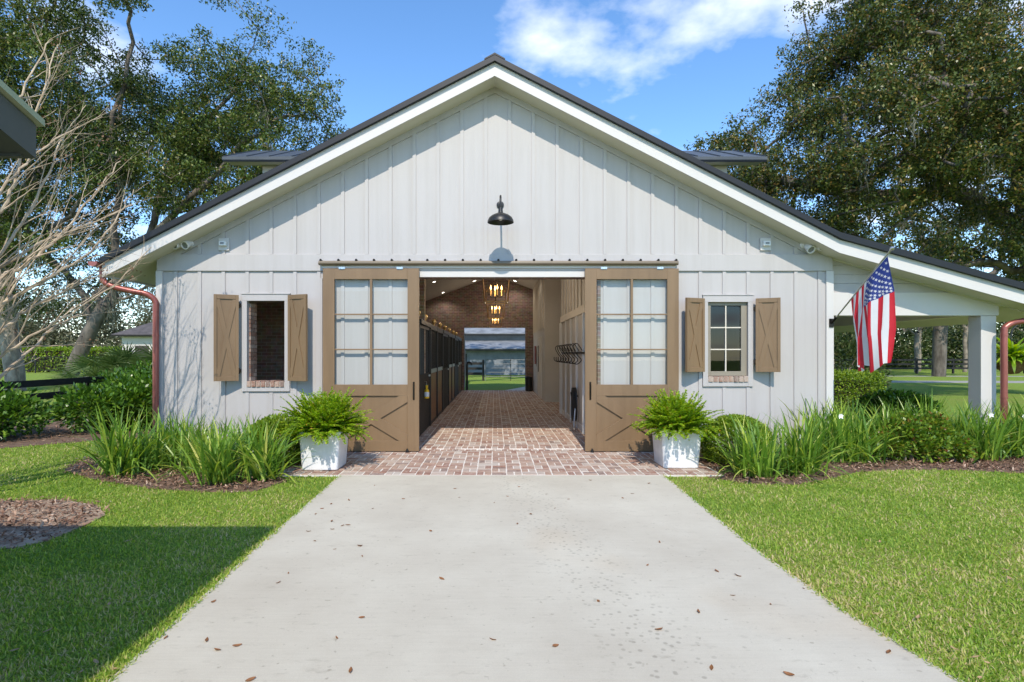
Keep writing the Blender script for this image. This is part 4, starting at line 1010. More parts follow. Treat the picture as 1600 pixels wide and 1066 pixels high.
def build_tree(name, label, base, group, trunk, limbs, A, r_root, per, spread, leaf, lsize, mossn=0, bark='bark', seed=1, cat='tree', mossargs={}, bow=.12, wob=.12, seg=.7):
    T = Tree(seed); T.chain(None, trunk)
    for st, pts in limbs: T.limb(min(st, len(trunk)-1), pts)
    T.attach(A, wob=wob, seg=seg, bow=bow)
    t = thing(name, base, label, cat, group)
    w_ = T.wood(r_root); tr_ = w_.build('trunk', M[bark], t, smooth=False)
    tr_.data.polygons.foreach_set('use_smooth', [True]*len(tr_.data.polygons))
    if per:
        Lp = T.leaf_points(per, spread); n = len(Lp)
        V, F = leaf_quads(Lp, T.rg.uniform(.7,1.25,n)*lsize, T.rg.uniform(.18,.27,n)*lsize, up=.55, droop=.1, rg=T.rg)
        np_obj('crown', V, F, M[leaf], t)
    if mossn:
        q = T.moss(mossn, **mossargs)
        if q: np_obj('hanging_moss', q[0], q[1], M['moss'], t)['kind'] = 'stuff'
    return T
OAKG = 'oak trees around the barn'
# leaning live oak behind the board fence, left
bx_, by_ = -17.0, 13.0
trk = [(bx_,by_,-.1),(bx_+.15,by_,.6),(bx_+.55,by_-.05,1.5),(bx_+1.05,by_-.1,2.5),(bx_+1.6,by_-.1,3.5)]
rg_ = np.random.default_rng(11)
A = np.concatenate([cloud_pts(rg_, (-15.5,13.5,11.5), (8.8,5.5,6.5), 265, .36, 3, 4.2), cloud_pts(rg_, (-10.2,13,9.6), (4.6,4,3.6), 120, .42, 4, 5.2), cloud_pts(rg_, (-19,12,5.4), (4.5,4,2.6), 48, .34, 5, 3.2)])
TL = build_tree('live_oak', 'leaning live oak with mossy forked trunk behind the black board fence', (bx_,by_,0), OAKG, trk,
    [(4,[(-14.3,12.8,5.0),(-12.0,12.6,7.6),(-9.0,12.4,10.2),(-7.0,12.5,11.3)]), (4,[(-14.0,12.7,4.0),(-11.8,12.4,4.5),(-8.6,12.5,5.7)]), (4,[(-15.2,13.4,6.6),(-15.6,13.8,10.5),(-14.6,13.5,15)]),
     (3,[(-16.8,13.2,4.4),(-18.8,12.6,6.4),(-21.5,12.5,7.6)]), (4,[(-14.0,13.8,7.2),(-12.4,14.6,10.6),(-10.6,14.6,13.4)])], A, .27, 430, .72, 'oakleaf', .13, 190, seed=21,
    mossargs=dict(lo=.5, hi=1.7, rmin=.018, zmax=11))
# pale straight trunk oak further left
bx2, by2 = -20.6, 14.9
rg_ = np.random.default_rng(12)
A = np.concatenate([cloud_pts(rg_, (-20.5,16,11.5), (7,6,6), 150, .45, 8, 5)])
build_tree('live_oak', 'straight pale-barked oak in the sunny paddock beyond the board fence', (bx2,by2,0), OAKG,
    [(bx2,by2,-.1),(bx2-.05,by2,.8),(bx2-.25,by2,2.0),(bx2-.45,by2,3.6),(bx2-.5,by2,5.2),(bx2-.5,by2,7)],
    [(4,[(-18.6,15,7.4),(-16.8,15.2,9.6)]),(4,[(-23.4,15,7.2),(-26,15.5,9)]),(5,[(-20.4,16,10),(-19.6,16.6,13.5)])], A, .36, 380, .9, 'oakleaf', .16, 70, 'bark_pale', seed=22,
    mossargs=dict(lo=.4, hi=1.3, zmax=10))
# big spreading oak at the right, trunk out of the picture
bx3, by3 = 21.4, 12.2
rg_ = np.random.default_rng(13)
A = np.concatenate([cloud_pts(rg_, (17.6,11.5,10.6), (7.4,5.5,5.6), 290, .48, 14, 4.4), cloud_pts(rg_, (12.0,11.5,7.9), (4.5,4,3.3), 140, .5, 15, 4.6), cloud_pts(rg_, (14.5,12,12.5), (4.6,3.5,3.6), 80, .4, 16, 6), cloud_pts(rg_, (18.5,11,5.2), (4.5,3.5,1.6), 50, .5, 17, 3.9), cloud_pts(rg_, (15.5,7.5,8.6), (4.5,3,2.4), 60, .5, 18, 5)])  # last foliage lobe added to shade the lawn past the porch
build_tree('live_oak', 'wide golden-green oak overhanging the porch roof beside the barn', (bx3,by3,0), OAKG,
    [(bx3,by3,-.1),(bx3,by3,1),(bx3-.1,by3,2.4),(bx3-.3,by3,4.0),(bx3-.6,by3,5.4)],
    [(4,[(19.2,12,6.9),(16.8,11.8,7.6),(13.6,11.5,7.5),(10.6,11.4,8.1)]),(3,[(18.6,11.2,4.9),(16.0,11,4.7),(13.2,11,5.0)]),(4,[(20.2,12.4,8.4),(18.2,12,11),(15.8,11.8,13.6)]),
     (4,[(22,12.4,9),(21.4,12.6,12.5)]),(3,[(23.6,12,6),(26,12,8)]),(4,[(18.6,10.4,8.2),(16.4,9.4,9.8),(13.4,9,10.6)])], A, .62, 440, .70, 'oakleaf2', .128, 210, seed=23,
    mossargs=dict(lo=.4, hi=1.2, rmin=.018, zmax=9))
# oaks standing on the shaded lawn at the right
for i,(x,y,r,h,lab) in enumerate(((31.3,30.2,.42,13,'thick dark oak trunk on the lawn in front of the far rail fence'),(26.9,31,.24,9,'slim grey oak in front of the far rail fence, left of the thick trunk'))):
    rg_ = np.random.default_rng(40+i)
    A = cloud_pts(rg_, (x,y,h*.72), (7,6,h*.36), 110, .5, 30+i, 4.5)
    build_tree('live_oak', lab, (x,y,0), OAKG, [(x,y,-.1),(x+.05,y,1.4),(x+.1,y,3),(x+.25,y,4.6),(x+.3,y,6)],
        [(3,[(x+2.2,y,6.2),(x+4.5,y,8)]),(3,[(x-2,y+.5,6),(x-4.4,y,7.6)]),(4,[(x+.2,y,8.5),(x-.3,y,11)])], A, r, 110, .9, 'oakleaf2', .26, 40, seed=50+i)
# oak whose trunk shows just outside the far doorway, and the one behind it
x, y = -1.75, 17.6
rg_ = np.random.default_rng(61); A = cloud_pts(rg_, (x+2,y+5.5,11), (8,5,4.5), 90, .35, 61, 6.2)  # unseen crown shaped and set back so its shade dapples the far barn
build_tree('live_oak', 'pale oak trunk just outside the far aisle doorway', (x,y,0), OAKG, [(x,y,-.1),(x+.05,y,1),(x,y,2.2),(x-.1,y,4),(x-.2,y,6)],
    [(4,[(x+2.5,y+2,8),(x+5,y+4,9.5)]),(4,[(x-2.5,y+1,8),(x-5,y+3,10)])], A, .33, 100, .9, 'oakleaf', .26, 0, 'bark_pale', seed=62)

# bare shrubby tree in the lawn at the left edge
def bare_tree():
    rg2 = np.random.default_rng(77); base = np.array([-6.45,-3.2,0.0])
    t = thing('crepe_myrtle', base, 'bare tan multi-stemmed crepe myrtle reaching over the lawn', 'tree')
    m = MB(); tips = []
    def grow(p, d, ln, r, lev):
        k = 6; pts = [p]; q = p.copy(); dd = d.copy()
        for i in range(k):
            dd = unit(dd + rg2.normal(size=3)*.085 + np.array([0,0,.02 if lev < 2 else -.015])); q = q + dd*ln/k; pts.append(q.copy())
        m.tube(pts, [r*(1-.62*i/k) for i in range(k+1)], 7 if lev == 0 else (5 if lev == 1 else 4))
        if lev >= 3 or r < .0035: tips.append(pts[-1]); return
        nb = {0:4, 1:3, 2:2}[lev]
        for b in range(nb):
            i = rg2.integers(2, k+1); s_ = unit(rg2.normal(size=3)); nd = unit(dd*1.0 + s_*(.50 if lev else .38) + np.array([.05,.10,.20])); grow(pts[i], nd, ln*rg2.uniform(.5,.85), r*(1-.62*i/k)*rg2.uniform(.55,.75), lev+1)
        tips.append(pts[-1])
    hand = [[(-70,640),(0,560),(60,520),(120,482),(185,440),(236,386)],[(-70,600),(0,520),(50,480),(110,448),(168,418)],[(-70,520),(0,440),(60,400),(110,350),(150,300),(188,250)],
            [(-80,480),(0,395),(40,340),(75,270),(100,215),(135,165)],[(-80,430),(0,330),(30,260),(50,190),(78,120),(92,70)],[(-70,560),(0,480),(70,440),(140,395),(178,345),(210,296)],
            [(-80,420),(0,300),(50,246),(110,205),(160,184)],[(-80,380),(0,210),(40,130),(80,62)],[(-70,680),(0,590),(50,545),(100,500),(140,492)],[(-70,500),(0,420),(80,372),(150,346),(206,318)]]
    for i, h in enumerate(hand):
        y0 = rg2.uniform(-3.3,-2.9); y1 = rg2.uniform(-2.5,-1.3); n_ = len(h)
        pts = [Vector(base)+Vector((rg2.uniform(-.12,.12),rg2.uniform(-.12,.12),0))] + [P(x,y,y0+(y1-y0)*(q/(n_-1))) for q,(x,y) in enumerate(h)]
        sp = spline(pts, 5); nn = len(sp); r0 = rg2.uniform(.021,.030)
        sp = [v+Vector(rg2.normal(size=3)*.012) for v in sp]
        rr = [r0*(1-.80*q/(nn-1)) for q in range(nn)]; m.tube(sp, rr, 7)
        for q in range(int(nn*.35), nn-1, 2):
            dd = np.array((sp[q+1]-sp[q-1]).normalized()[:]); nd = unit(dd+unit(rg2.normal(size=3))*.42+np.array([0,.05,.10])); grow(np.array(sp[q][:]), nd, rg2.uniform(.4,1.0)*(1.15-q/nn*.5), rr[q]*.55, 2)
        tips.append(np.array(sp[-1][:]))
    for sx, sy, sz, ln in [(.05,.35,1.0,2.8),(-.2,.2,1,2.6),(.1,.55,1.0,2.7),(-.05,-.3,1,2.4)]:
        p = base + np.array([rg2.uniform(-.15,.15), rg2.uniform(-.15,.15), 0]); grow(p, unit(np.array([sx,sy,sz*1.15])), ln, rg2.uniform(.024,.034), 0)
    m.build('branches', M['twig'], t, smooth=True)
    sd_ = []
    pts = np.array(tips); pts = pts[rg2.random(len(pts)) < .10]
    C_ = np.repeat(pts, 14, 0) + rg2.normal(size=(len(pts)*14,3))*.05
    V, F = leaf_quads(C_, .035, .014, rg=rg2); np_obj('seed_heads', V, F, M['seed'], t)['kind'] = 'stuff'
bare_tree()

# ------------------------------------------------------------------ shrubs, hedges, beds
def ell_leaves(rg2, c, r, n, shell=.28, bump=.12):
    u = unit(rg2.normal(size=(n,3))); k = 1-shell*rg2.random(n)**1.2
    ph = rg2.uniform(0,6.28,8); fq = rg2.normal(size=(8,3))*3
    h = np.sin(u@fq.T+ph).sum(1)/4*bump
    Pt = np.array(c)+u*np.array(r)*(k*(1+h))[:,None]
    return Pt, u
def shrub(name, label, c, r, n, mat, ls, lw, group=None, cat='shrub', bump=.14, shell=.4, seed=1, lobes=None, stems=True):
    rg2 = np.random.default_rng(seed); parts = []
    lobes = lobes or [(c, r, n)]
    for c_, r_, n_ in lobes:
        Pt, u = ell_leaves(rg2, c_, r_, n_, shell, bump); ok = Pt[:,2] > .05; Pt = Pt[ok]; u = u[ok]
        parts.append(leaf_quads(Pt, rg2.uniform(.7,1.3,len(Pt))*ls, rg2.uniform(.8,1.2,len(Pt))*lw, up=.5, ax=u*.9+np.array([0,0,.3]), rg=rg2))
    V, F = merge(parts); b = (c[0], c[1], 0); t = thing(name, b, label, cat, group)
    np_obj('foliage', V, F, M[mat], t)
    m = MB()
    for i in range(9):
        l_ = lobes[i % len(lobes)]; a = rg2.random()*6.28
        q = np.array(l_[0]) + np.array([math.cos(a)*l_[1][0]*.55, math.sin(a)*l_[1][1]*.55, l_[1][2]*.35])
        m.tube([(l_[0][0]+rg2.normal()*.06, l_[0][1]+rg2.normal()*.06, -.02), (np.array(l_[0])+q)/2-np.array([0,0,l_[1][2]*.25]), q], [.02,.014,.006], 5)
    m.build('stems', M['twig2'], t)
    return t
# broad-leaved shrubs in front of the board fence
HG = 'broad-leaved shrubs along the board fence'
for i,(x,y,h,w_,lab) in enumerate(((-9.4,1.0,.95,1.1,'glossy green shrub at the near end of the board fence'),(-8.2,2.5,.95,1.0,'glossy green shrub where both fence rails show behind'),
        (-7.4,4.2,1.28,1.15,'tall glossy green shrub hiding the middle of the board fence'),(-8.7,5.6,1.30,1.2,'glossy shrub pressed against the board fence under the palmetto'),(-6.4,2.8,1.22,.85,'leafy glossy shrub beside the barn corner downspout'))):
    rr = np.random.default_rng(i+5)
    lob = [((x+rr.normal()*w_*.4, y+rr.normal()*w_*.35, h*rr.uniform(.42,.60)), (w_*rr.uniform(.5,.75), w_*rr.uniform(.5,.75), h*rr.uniform(.40,.50)), 1500) for _ in range(6)]
    shrub('viburnum_shrub', lab, (x,y,h*.5), None, 0, 'shrub', .105, .030, HG, seed=80+i, lobes=lob, bump=.22, shell=.5)
# clipped boxwood ball and the leafy bushes by the planters
shrub('boxwood_ball', 'clipped round boxwood behind the strap leaves right of the right planter', (3.50,-.95,.30), (.50,.44,.40), 15000, 'box', .036, .012, seed=91, bump=.04, shell=.30)
shrub('boxwood_ball', 'loose bright green bush between strap leaves and the left planter', (-3.10,-1.05,.32), (.46,.42,.38), 9000, 'box', .05, .015, seed=92, bump=.14, shell=.4)
for i,(p,r_,lab) in enumerate(((G(1436,726),.37,'low leafy bush with yellow-green and bronze leaves among the strap leaves'),(G(1480,726),.31,'low bush with red-tinged leaves in the mulch bed'))):
    c = (p.x, p.y+.2, .29); lob = [((c[0]+dx2, c[1]+dy2, c[2]+dz2),(r_*.62,r_*.6,r_*.62),900) for dx2,dy2,dz2 in ((0,0,.1),(.22,-.1,-.05),(-.25,.05,-.05),(.05,.1,.22))]
    shrub('flower_bed_bush', lab, c, None, 0, 'shrub_red', .058, .019, seed=95+i, lobes=lob, bump=.25, shell=.6)
# hedge and shrubs beyond the porch
def hedge(name, label, x0, x1, y0, y1, h, n, mat, ls, lw, seed, group=None):
    rg2 = np.random.default_rng(seed); Pt = np.stack([rg2.uniform(x0,x1,n), rg2.uniform(y0,y1,n), rg2.uniform(.05,h,n)],1)
    f = rg2.integers(0,4,n); sk = rg2.random(n)**2*.22
    Pt[f==0,2] = h-sk[f==0]; Pt[f==1,1] = y0+sk[f==1]; Pt[f==2,0] = x0+sk[f==2]; Pt[f==3,0] = x1-sk[f==3]
    Pt += rg2.normal(size=(n,3))*.03
    V, F = leaf_quads(Pt, rg2.uniform(.7,1.3,n)*ls, lw, up=.6, rg=rg2); t = thing(name, ((x0+x1)/2,(y0+y1)/2,0), label, 'hedge', group); np_obj('foliage', V, F, M[mat], t)
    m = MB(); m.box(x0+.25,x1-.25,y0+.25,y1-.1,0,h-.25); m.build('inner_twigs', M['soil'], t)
hedge('clipped_hedge', 'bright clipped hedge beyond the porch, under the flag', 8.9, 10.7, 6.2, 7.6, 1.08, 11000, 'box', .06, .018, 101)
shrub('dark_shrub', 'dark leafy shrub beside the porch post, below the flag', (8.7,3.0,.36), (.7,.7,.42), 3000, 'shrub', .11, .03, seed=102, bump=.2)
shrub('dark_shrub', 'dark rounded shrub standing behind the clipped hedge', (11.4,9.5,1.2), (1.6,1.3,1.5), 6000, 'midleaf', .13, .035, seed=103, bump=.25)

# strap-leaved clumps
def strap_clump(c, n, h, spread, rg2, flowers=0, wmin=.009, wmax=.016):
    k = 8; base = np.array(c) + np.concatenate([rg2.normal(size=(n,2))*.085*spread/.5, np.zeros((n,1))],1)
    az = rg2.random(n)*6.283; tilt = np.abs(rg2.normal(size=n))*.46*spread/.5+.05; L_ = h*rg2.uniform(.6,1.25,n); bend = rg2.uniform(.25,1.25,n)*(.40+tilt)
    t_ = np.linspace(0,1,k)[None]; th = tilt[:,None]+bend[:,None]*t_**2
    ds = (L_/(k-1))[:,None]; rr = np.cumsum(np.sin(th)*ds,1)-np.sin(th)[:,:1]*ds; zz = np.cumsum(np.cos(th)*ds,1)-np.cos(th)[:,:1]*ds
    C = base[:,None,:] + np.stack([np.cos(az)[:,None]*rr, np.sin(az)[:,None]*rr, zz],2)
    C[:,:,2] = np.maximum(C[:,:,2], .03)
    W = rg2.uniform(wmin,wmax,n)[:,None]*np.array([.7,.95,1,1,.95,.8,.5,.06])[None]
    tw = az+math.pi/2+rg2.normal(size=n)*.5; side = np.stack([np.cos(tw),np.sin(tw),np.zeros(n)],1)
    return strips(C, W, side)
def clump(p, h, spread, n, label, seed, flowers=0, group=None):
    rg2 = np.random.default_rng(seed); t = thing('iris_clump', (p[0],p[1],0), label, 'plant', group)
    V, F = strap_clump((p[0],p[1],.01), n, h, spread, rg2); np_obj('strap_leaves', V, F, M['lily'], t)
    for q in range(flowers):
        a = rg2.random()*6.28; r2 = rg2.random()*.4; zf = h*rg2.uniform(.62,.92)
        f0 = Vector((p[0]+math.cos(a)*r2, p[1]+math.sin(a)*r2-.1, zf)); m = MB()
        for u in range(6):
            an = u*math.pi/3+rg2.random()*.3; dr3 = Vector((math.cos(an),-.35,math.sin(an)*.9+.2)).normalized(); sd3 = Vector((-math.sin(an),.1,math.cos(an)))
            m.add([f0, f0+dr3*.024+sd3*.015, f0+dr3*.048-Vector((0,0,.006)), f0+dr3*.024-sd3*.015], [(0,1,2,3)])
        fl = m.build('flower', M['petal'], t); m = MB(); m.tube([(p[0]+math.cos(a)*r2*.3,p[1]+math.sin(a)*r2*.3,.05), f0], .004, 5); m.build('stalk', M['lily'], fl)
LG, RG_ = 'strap-leaved clumps in the left bed', 'strap-leaved clumps in the right bed'
left = [(192,742,.98,.62,170,'big arching strap-leaf clump at the lawn end of the left bed'),(268,722,.85,.6,120,'strap-leaf clump near the barn corner, behind the big arching one'),(318,738,.80,.62,120,'strap-leaf clump in the heart of the left bed'),(342,757,.86,.5,130,'upright strap-leaf clump at the front of the left bed, in the middle'),(410,751,.84,.5,130,'strap-leaf clump at the front of the left bed, next to the bright bush'),(240,735,.72,.66,80,'low strap-leaf clump beside the big arching clump'),(380,722,.80,.55,90,'strap-leaf clump below the open brick-sided window'),(300,708,.7,.5,70,'strap-leaf clump against the siding below the outer left shutter')]
for i,(px,py,h,s_,n,lab) in enumerate(left):
    p = G(px,max(py,714)); clump((p.x,p.y), h*.84, s_, int(n*1.45), lab or 'green strap-leaf clump further back in the left bed', 200+i, group=LG)
right = [(1178,746,.82,.58,140,'strap-leaf clump spilling onto the apron edge beside the right planter',0),(1252,740,.86,.60,140,'strap-leaf clump in front of the glazed window wall',1),(1228,742,.7,.7,60,'low splayed strap-leaf clump between the planter clump and the window clump',0),(1300,722,.88,.55,130,'strap-leaf clump below the barn corner by the flag',1),(1340,722,.86,.62,120,'strap-leaf clump straight below the flag',0),(1385,715,.9,.5,110,'strap-leaf clump between the flag and the yellow-green bush',0),(1325,700,.9,.5,90,'strap-leaf clump tucked against the barn corner',0),(1440,690,.95,.5,110,'tall strap-leaf clump rising behind the yellow-green bush',0),(1500,712,.86,.45,120,'strap-leaf clump right in front of the porch post',1),(1535,720,.86,.5,110,'strap-leaf clump between the porch post and the downspout',1),(1585,716,.88,.5,120,'strap-leaf clump in front of the porch downspout',1),(1640,715,.9,.55,120,'strap-leaf clump past the downspout at the end of the bed',1),(1590,690,.9,.5,90,'strap-leaf clump behind the downspout',0),(1400,690,.9,.55,90,'strap-leaf clump at the porch edge behind the flag',0),(1275,700,.95,.45,60,'thin strap-leaf clump against the siding by the glazed window',0)]
for i,(px,py,h,s_,n,lab,fl) in enumerate(right):
    p = G(px,max(py,712)); clump((p.x,p.y), h*.92, s_, int(n*1.4), lab or 'green strap-leaf clump in the long bed before the porch', 230+i, fl, RG_)

# mulch beds
def bed(poly, name, label, seed, n, soil=None):
    m = MB(); m.prism_z(poly, -.03, .010); b = m.build(name, soil or M['bedsoil'])
    tag(b, label, 'mulch bed', kind='structure')
    rg2 = np.random.default_rng(seed); xs = [p[0] for p in poly]; ys = [p[1] for p in poly]; pts = []
    poly_ = np.array(poly)
    def inside(x, y):
        c = False; j = len(poly)-1
        for i in range(len(poly)):
            if (poly[i][1] > y) != (poly[j][1] > y) and x < (poly[j][0]-poly[i][0])*(y-poly[i][1])/(poly[j][1]-poly[i][1])+poly[i][0]: c = not c
            j = i
        return c
    while len(pts) < n:
        x, y = rg2.uniform(min(xs)-.08,max(xs)+.08), rg2.uniform(min(ys)-.08,max(ys))
        if inside(x+rg2.normal()*.07, y+rg2.normal()*.07): pts.append((x, y, .014+rg2.random()*.026))
    pts = np.array(pts); ax = rg2.normal(size=(n,3)); ax[:,2] *= .25
    V, F = leaf_quads(pts, rg2.uniform(.02,.085,n), rg2.uniform(.005,.014,n), up=1.2, ax=ax, rg=rg2, fold=.3)
    o = np_obj('mulch', V, F, M['mulch'], b); o['kind'] = 'stuff'
def gp(*a): return [(G(x,y).x, G(x,y).y) for x, y in a]
bed([(-2.87,-.03),(-2.87,-1.80)]+gp((448,752),(400,768),(350,770),(300,768),(240,764),(190,757),(140,748),(100,735))+[(-6.2,-.6),(-5.55,-.03)], 'left_bed', 'bark mulch bed under the left strap leaves', 301, 7000)
bed([(2.99,-.03),(2.99,-1.80)]+gp((1105,746),(1170,756),(1240,758),(1290,750),(1340,738),(1420,734),(1520,736),(1600,740))+[(9.5,-1.5),(9.5,-.03)], 'right_bed', 'bark mulch bed under the right strap leaves', 302, 9000)
bed(gp((-60,862),(20,858),(75,846),(120,828),(165,806),(150,790),(90,782),(0,784),(-80,790)), 'tree_ring', 'bare mulch ring on the lawn under the crepe myrtle', 303, 1800, pm('dry_sandy_soil', (.27,.155,.095), .95, .35, 2.2, .8, 30, c2=(.50,.40,.29)))
bed([(-11,.3),(-8.6,.1),(-7.2,1.3),(-5.6,1.6),(-5.6,5),(-9.4,6.5),(-11,4)], 'hedge_bed', 'dark soil strip under the fence shrubs', 304, 2500)

# planters with ferns
def planter(cx, cy_, lab, lab2, seed, nf=520, lf=.93):
    rg2 = np.random.default_rng(seed); t = thing('planter', (cx,cy_,.016), lab, 'planter', 'white square planters by the doors')
    b_, t_, h = .245, .285, .53; V = []; prof = [(b_-.02,0),(b_,.015),(t_-.015,h-.09),(t_+.004,h-.085),(t_+.008,h-.01),(t_,h),(t_-.03,h),(t_-.045,h-.06)]
    m = MB(); seg = 6; rings = []
    for r_, z in prof:
        ring = []; cr = .045
        for qx, qy, a0 in ((1,1,0),(-1,1,90),(-1,-1,180),(1,-1,270)):
            for u in range(seg+1):
                a = R(a0+90*u/seg); ring.append((cx+qx*(r_-cr)+cr*math.cos(a), cy_+qy*(r_-cr)+cr*math.sin(a), .02+z))
        rings.append(ring)
    nn = len(rings[0]); fs = [(i*nn+k, i*nn+(k+1)%nn, (i+1)*nn+(k+1)%nn, (i+1)*nn+k) for i in range(len(rings)-1) for k in range(nn)]
    m.add([p for r_ in rings for p in r_], fs+[tuple(range(nn-1,-1,-1))]); m.build('pot', M['pot'], t, smooth=True)
    m = MB(); m.box(cx-.24,cx+.24,cy_-.24,cy_+.24,.44,.475); m.build('soil', M['soil'], t)
    # fern
    f = thing('fern', (cx,cy_,.49), lab2, 'fern', 'ferns in the white planters')
    n = nf; k = 14; az = rg2.random(n)*6.283; el = rg2.random(n)**.8; tilt = .08+el*1.15; L_ = rg2.uniform(.46,.72,n)*(1-.08*el)*lf; bend = rg2.uniform(.3,1.0,n)*(.35+el*1.15)
    tt = np.linspace(0,1,k)[None]; th = tilt[:,None]+bend[:,None]*tt**1.6; ds = (L_/(k-1))[:,None]
    rr = np.cumsum(np.sin(th)*ds,1); zz = np.cumsum(np.cos(th)*ds,1)
    b0 = np.array([cx,cy_,.47])+np.concatenate([rg2.uniform(-.17,.17,(n,2)), np.zeros((n,1))],1)
    C = b0[:,None,:]+np.stack([np.cos(az)[:,None]*rr, np.sin(az)[:,None]*rr, zz],2)
    tw = az+math.pi/2; sd2 = np.stack([np.cos(tw),np.sin(tw),np.zeros(n)],1)
    p1 = strips(C, np.full((n,k),.0025), sd2)
    ntw = 4; Cf = []; Af = []; Lf = []
    for i in range(2, k):
        tan = unit(C[:,i]-C[:,i-1])
        for e in range(ntw):
            for s in (-1,1):
                fr = rg2.random(n)[:,None]; pos = C[:,i-1]*(1-fr)+C[:,i]*fr
                Cf.append(pos); Af.append(unit(sd2*s*1.0+tan*.75+rg2.normal(size=(n,3))*.18)); Lf.append(.046*math.sin(math.pi*min(1,(i+.6)/(k+.4))**.8)+.016+rg2.normal(size=n)*.004)
    Cf = np.concatenate(Cf); Af = np.concatenate(Af); Lf = np.concatenate(Lf)
    r2 = rg2.normal(size=Cf.shape)*.35+np.array([0,0,1]); nn2 = unit(r2-Af*np.sum(r2*Af,1,keepdims=True)); bb = np.cross(nn2,Af); Ll = Lf[:,None]
    V2 = np.stack([Cf, Cf+Af*Ll*.45+bb*.0105, Cf+Af*Ll, Cf+Af*Ll*.45-bb*.0105],1).reshape(-1,3); F2 = np.arange(len(Cf)*4).reshape(-1,4)
    np_obj('leaflets', V2, F2, M['fern'], f); np_obj('fronds', p1[0], p1[1], M['fern'], f)
planter(-2.37,-1.30,'white square glazed planter by the left sliding door','bright green fern mound in the left door planter',401)
planter(2.57,-1.16,'white square glazed planter by the right sliding door','bright green fern mound in the right door planter',402, 460, .87)

# palmettos beyond the fence
def palmetto(c, n, h, seed, lab):
    rg2 = np.random.default_rng(seed); t = thing('palmetto', (c[0],c[1],0), lab, 'palm', 'palmettos beyond the board fence'); m = MB()
    for i in range(n):
        az = rg2.random()*6.283; out_ = rg2.uniform(.15,1.0); hub = np.array([c[0]+math.cos(az)*out_*1.0, c[1]+math.sin(az)*out_*1.0, h*rg2.uniform(.55,1)-out_*.35])
        m.tube([(c[0],c[1],.1),(np.array([c[0],c[1],0])+hub)/2+np.array([0,0,.3]),hub],[.018,.014,.010],5)
        fd = unit(np.array([math.cos(az)*out_, math.sin(az)*out_, .55])); sd2 = unit(np.cross(fd,[0,0,1])); nb = 22; C = []; S = []
        for b in range(nb):
            a = (b/(nb-1)-.5)*3.9; dd = fd*math.cos(a)+sd2*math.sin(a); ln = rg2.uniform(.62,.82); k = 5; tq = np.linspace(0,1,k)[:,None]
            C.append(hub+dd*ln*tq+np.array([0,0,-.22])*tq**2.4*ln); S.append(unit(np.cross(dd, np.cross(fd,sd2))+rg2.normal(size=3)*.1))
        V, F = strips(np.array(C), np.tile(np.array([.006,.020,.019,.011,.001]),(nb,1)), np.array(S)); np_obj('fan', V, F, M['palm'], t)
    m.build('stalks', M['palm'], t)
palmetto((-11.6,8.4), 13, 1.75, 501, 'tall palmetto fanning in front of the far white house')
palmetto((-10.4,8.0), 10, 1.6, 502, 'palmetto fans next to the barn corner downspout')
palmetto((-12.9,8.6), 10, 1.4, 503, 'low palmetto fans at the foot of the leaning oak')

# board fences
def fence(name, pts, label, h=1.06, rails=(.98,.70,.40), post_every=2.4, rh=.14):
    p0, p1 = Vector(pts[0]), Vector(pts[1]); d2 = p1-p0; n = max(1, round(d2.length/post_every)); t = thing(name, p0, label, 'fence', 'dark board fences')
    dn = d2.normalized(); nr = Vector((-dn.y,dn.x,0))
    for i in range(n+1):
        c = p0+d2*i/n; m = MB(); m.obox(c+Vector((0,0,h/2)), dn*.06, nr*.06, Vector((0,0,h/2))); m.build('post', M['blackwood'], t)
    for i in range(n):
        for z in rails:
            a, b = p0+d2*(i/n)+dn*.003, p0+d2*((i+1)/n)-dn*.003; m = MB(); m.beam(a+nr*-.08+Vector((0,0,z)), b+nr*-.08+Vector((0,0,z+random.uniform(-.01,.01))), .03, rh); m.build('rail', M['blackwood'], t)
fence('board_fence', ((-9.75,-.5,0),(-9.5,11,0)), 'black board fence behind the glossy shrubs beside the barn')
fence('board_fence', ((18,34,0),(62,38,0)), 'dark far rail fence behind the oak trunks beyond the porch', 1.25, (1.12,.78,.44), 3.2)
# gate and fence behind the far doorway
M['galv'] = pm('galvanised_pipe', (.16,.165,.17), .5, .1, 5)
t = thing('pipe_gate', (.2,24,0), 'thin metal pipe gate on the grass behind the barn', 'gate')
for z in (.25,.5,.75,1.0,1.25): 
    m = MB(); m.tube([(-.55,24,z),(2.6,24,z)], .018, 6); m.build('bar', M['galv'], t)
for x in (-.55,.95,2.6):
    m = MB(); m.tube([(x,24,0),(x,24,1.3)], .022, 6); m.build('upright', M['galv'] if x < .5 else M['black'], t)
t = thing('board_fence', (-1.0,24,0), 'short black board fence panel beside the pipe gate', 'fence')
m = MB(); m.box(-.74,-.62,23.95,24.07,0,1.25); m.build('post', M['blackwood'], t)
for z in (.35,.65,.95):
    m = MB(); m.box(-3.2,-.75,23.98,24.02,z,z+.15); m.build('rail', M['blackwood'], t)

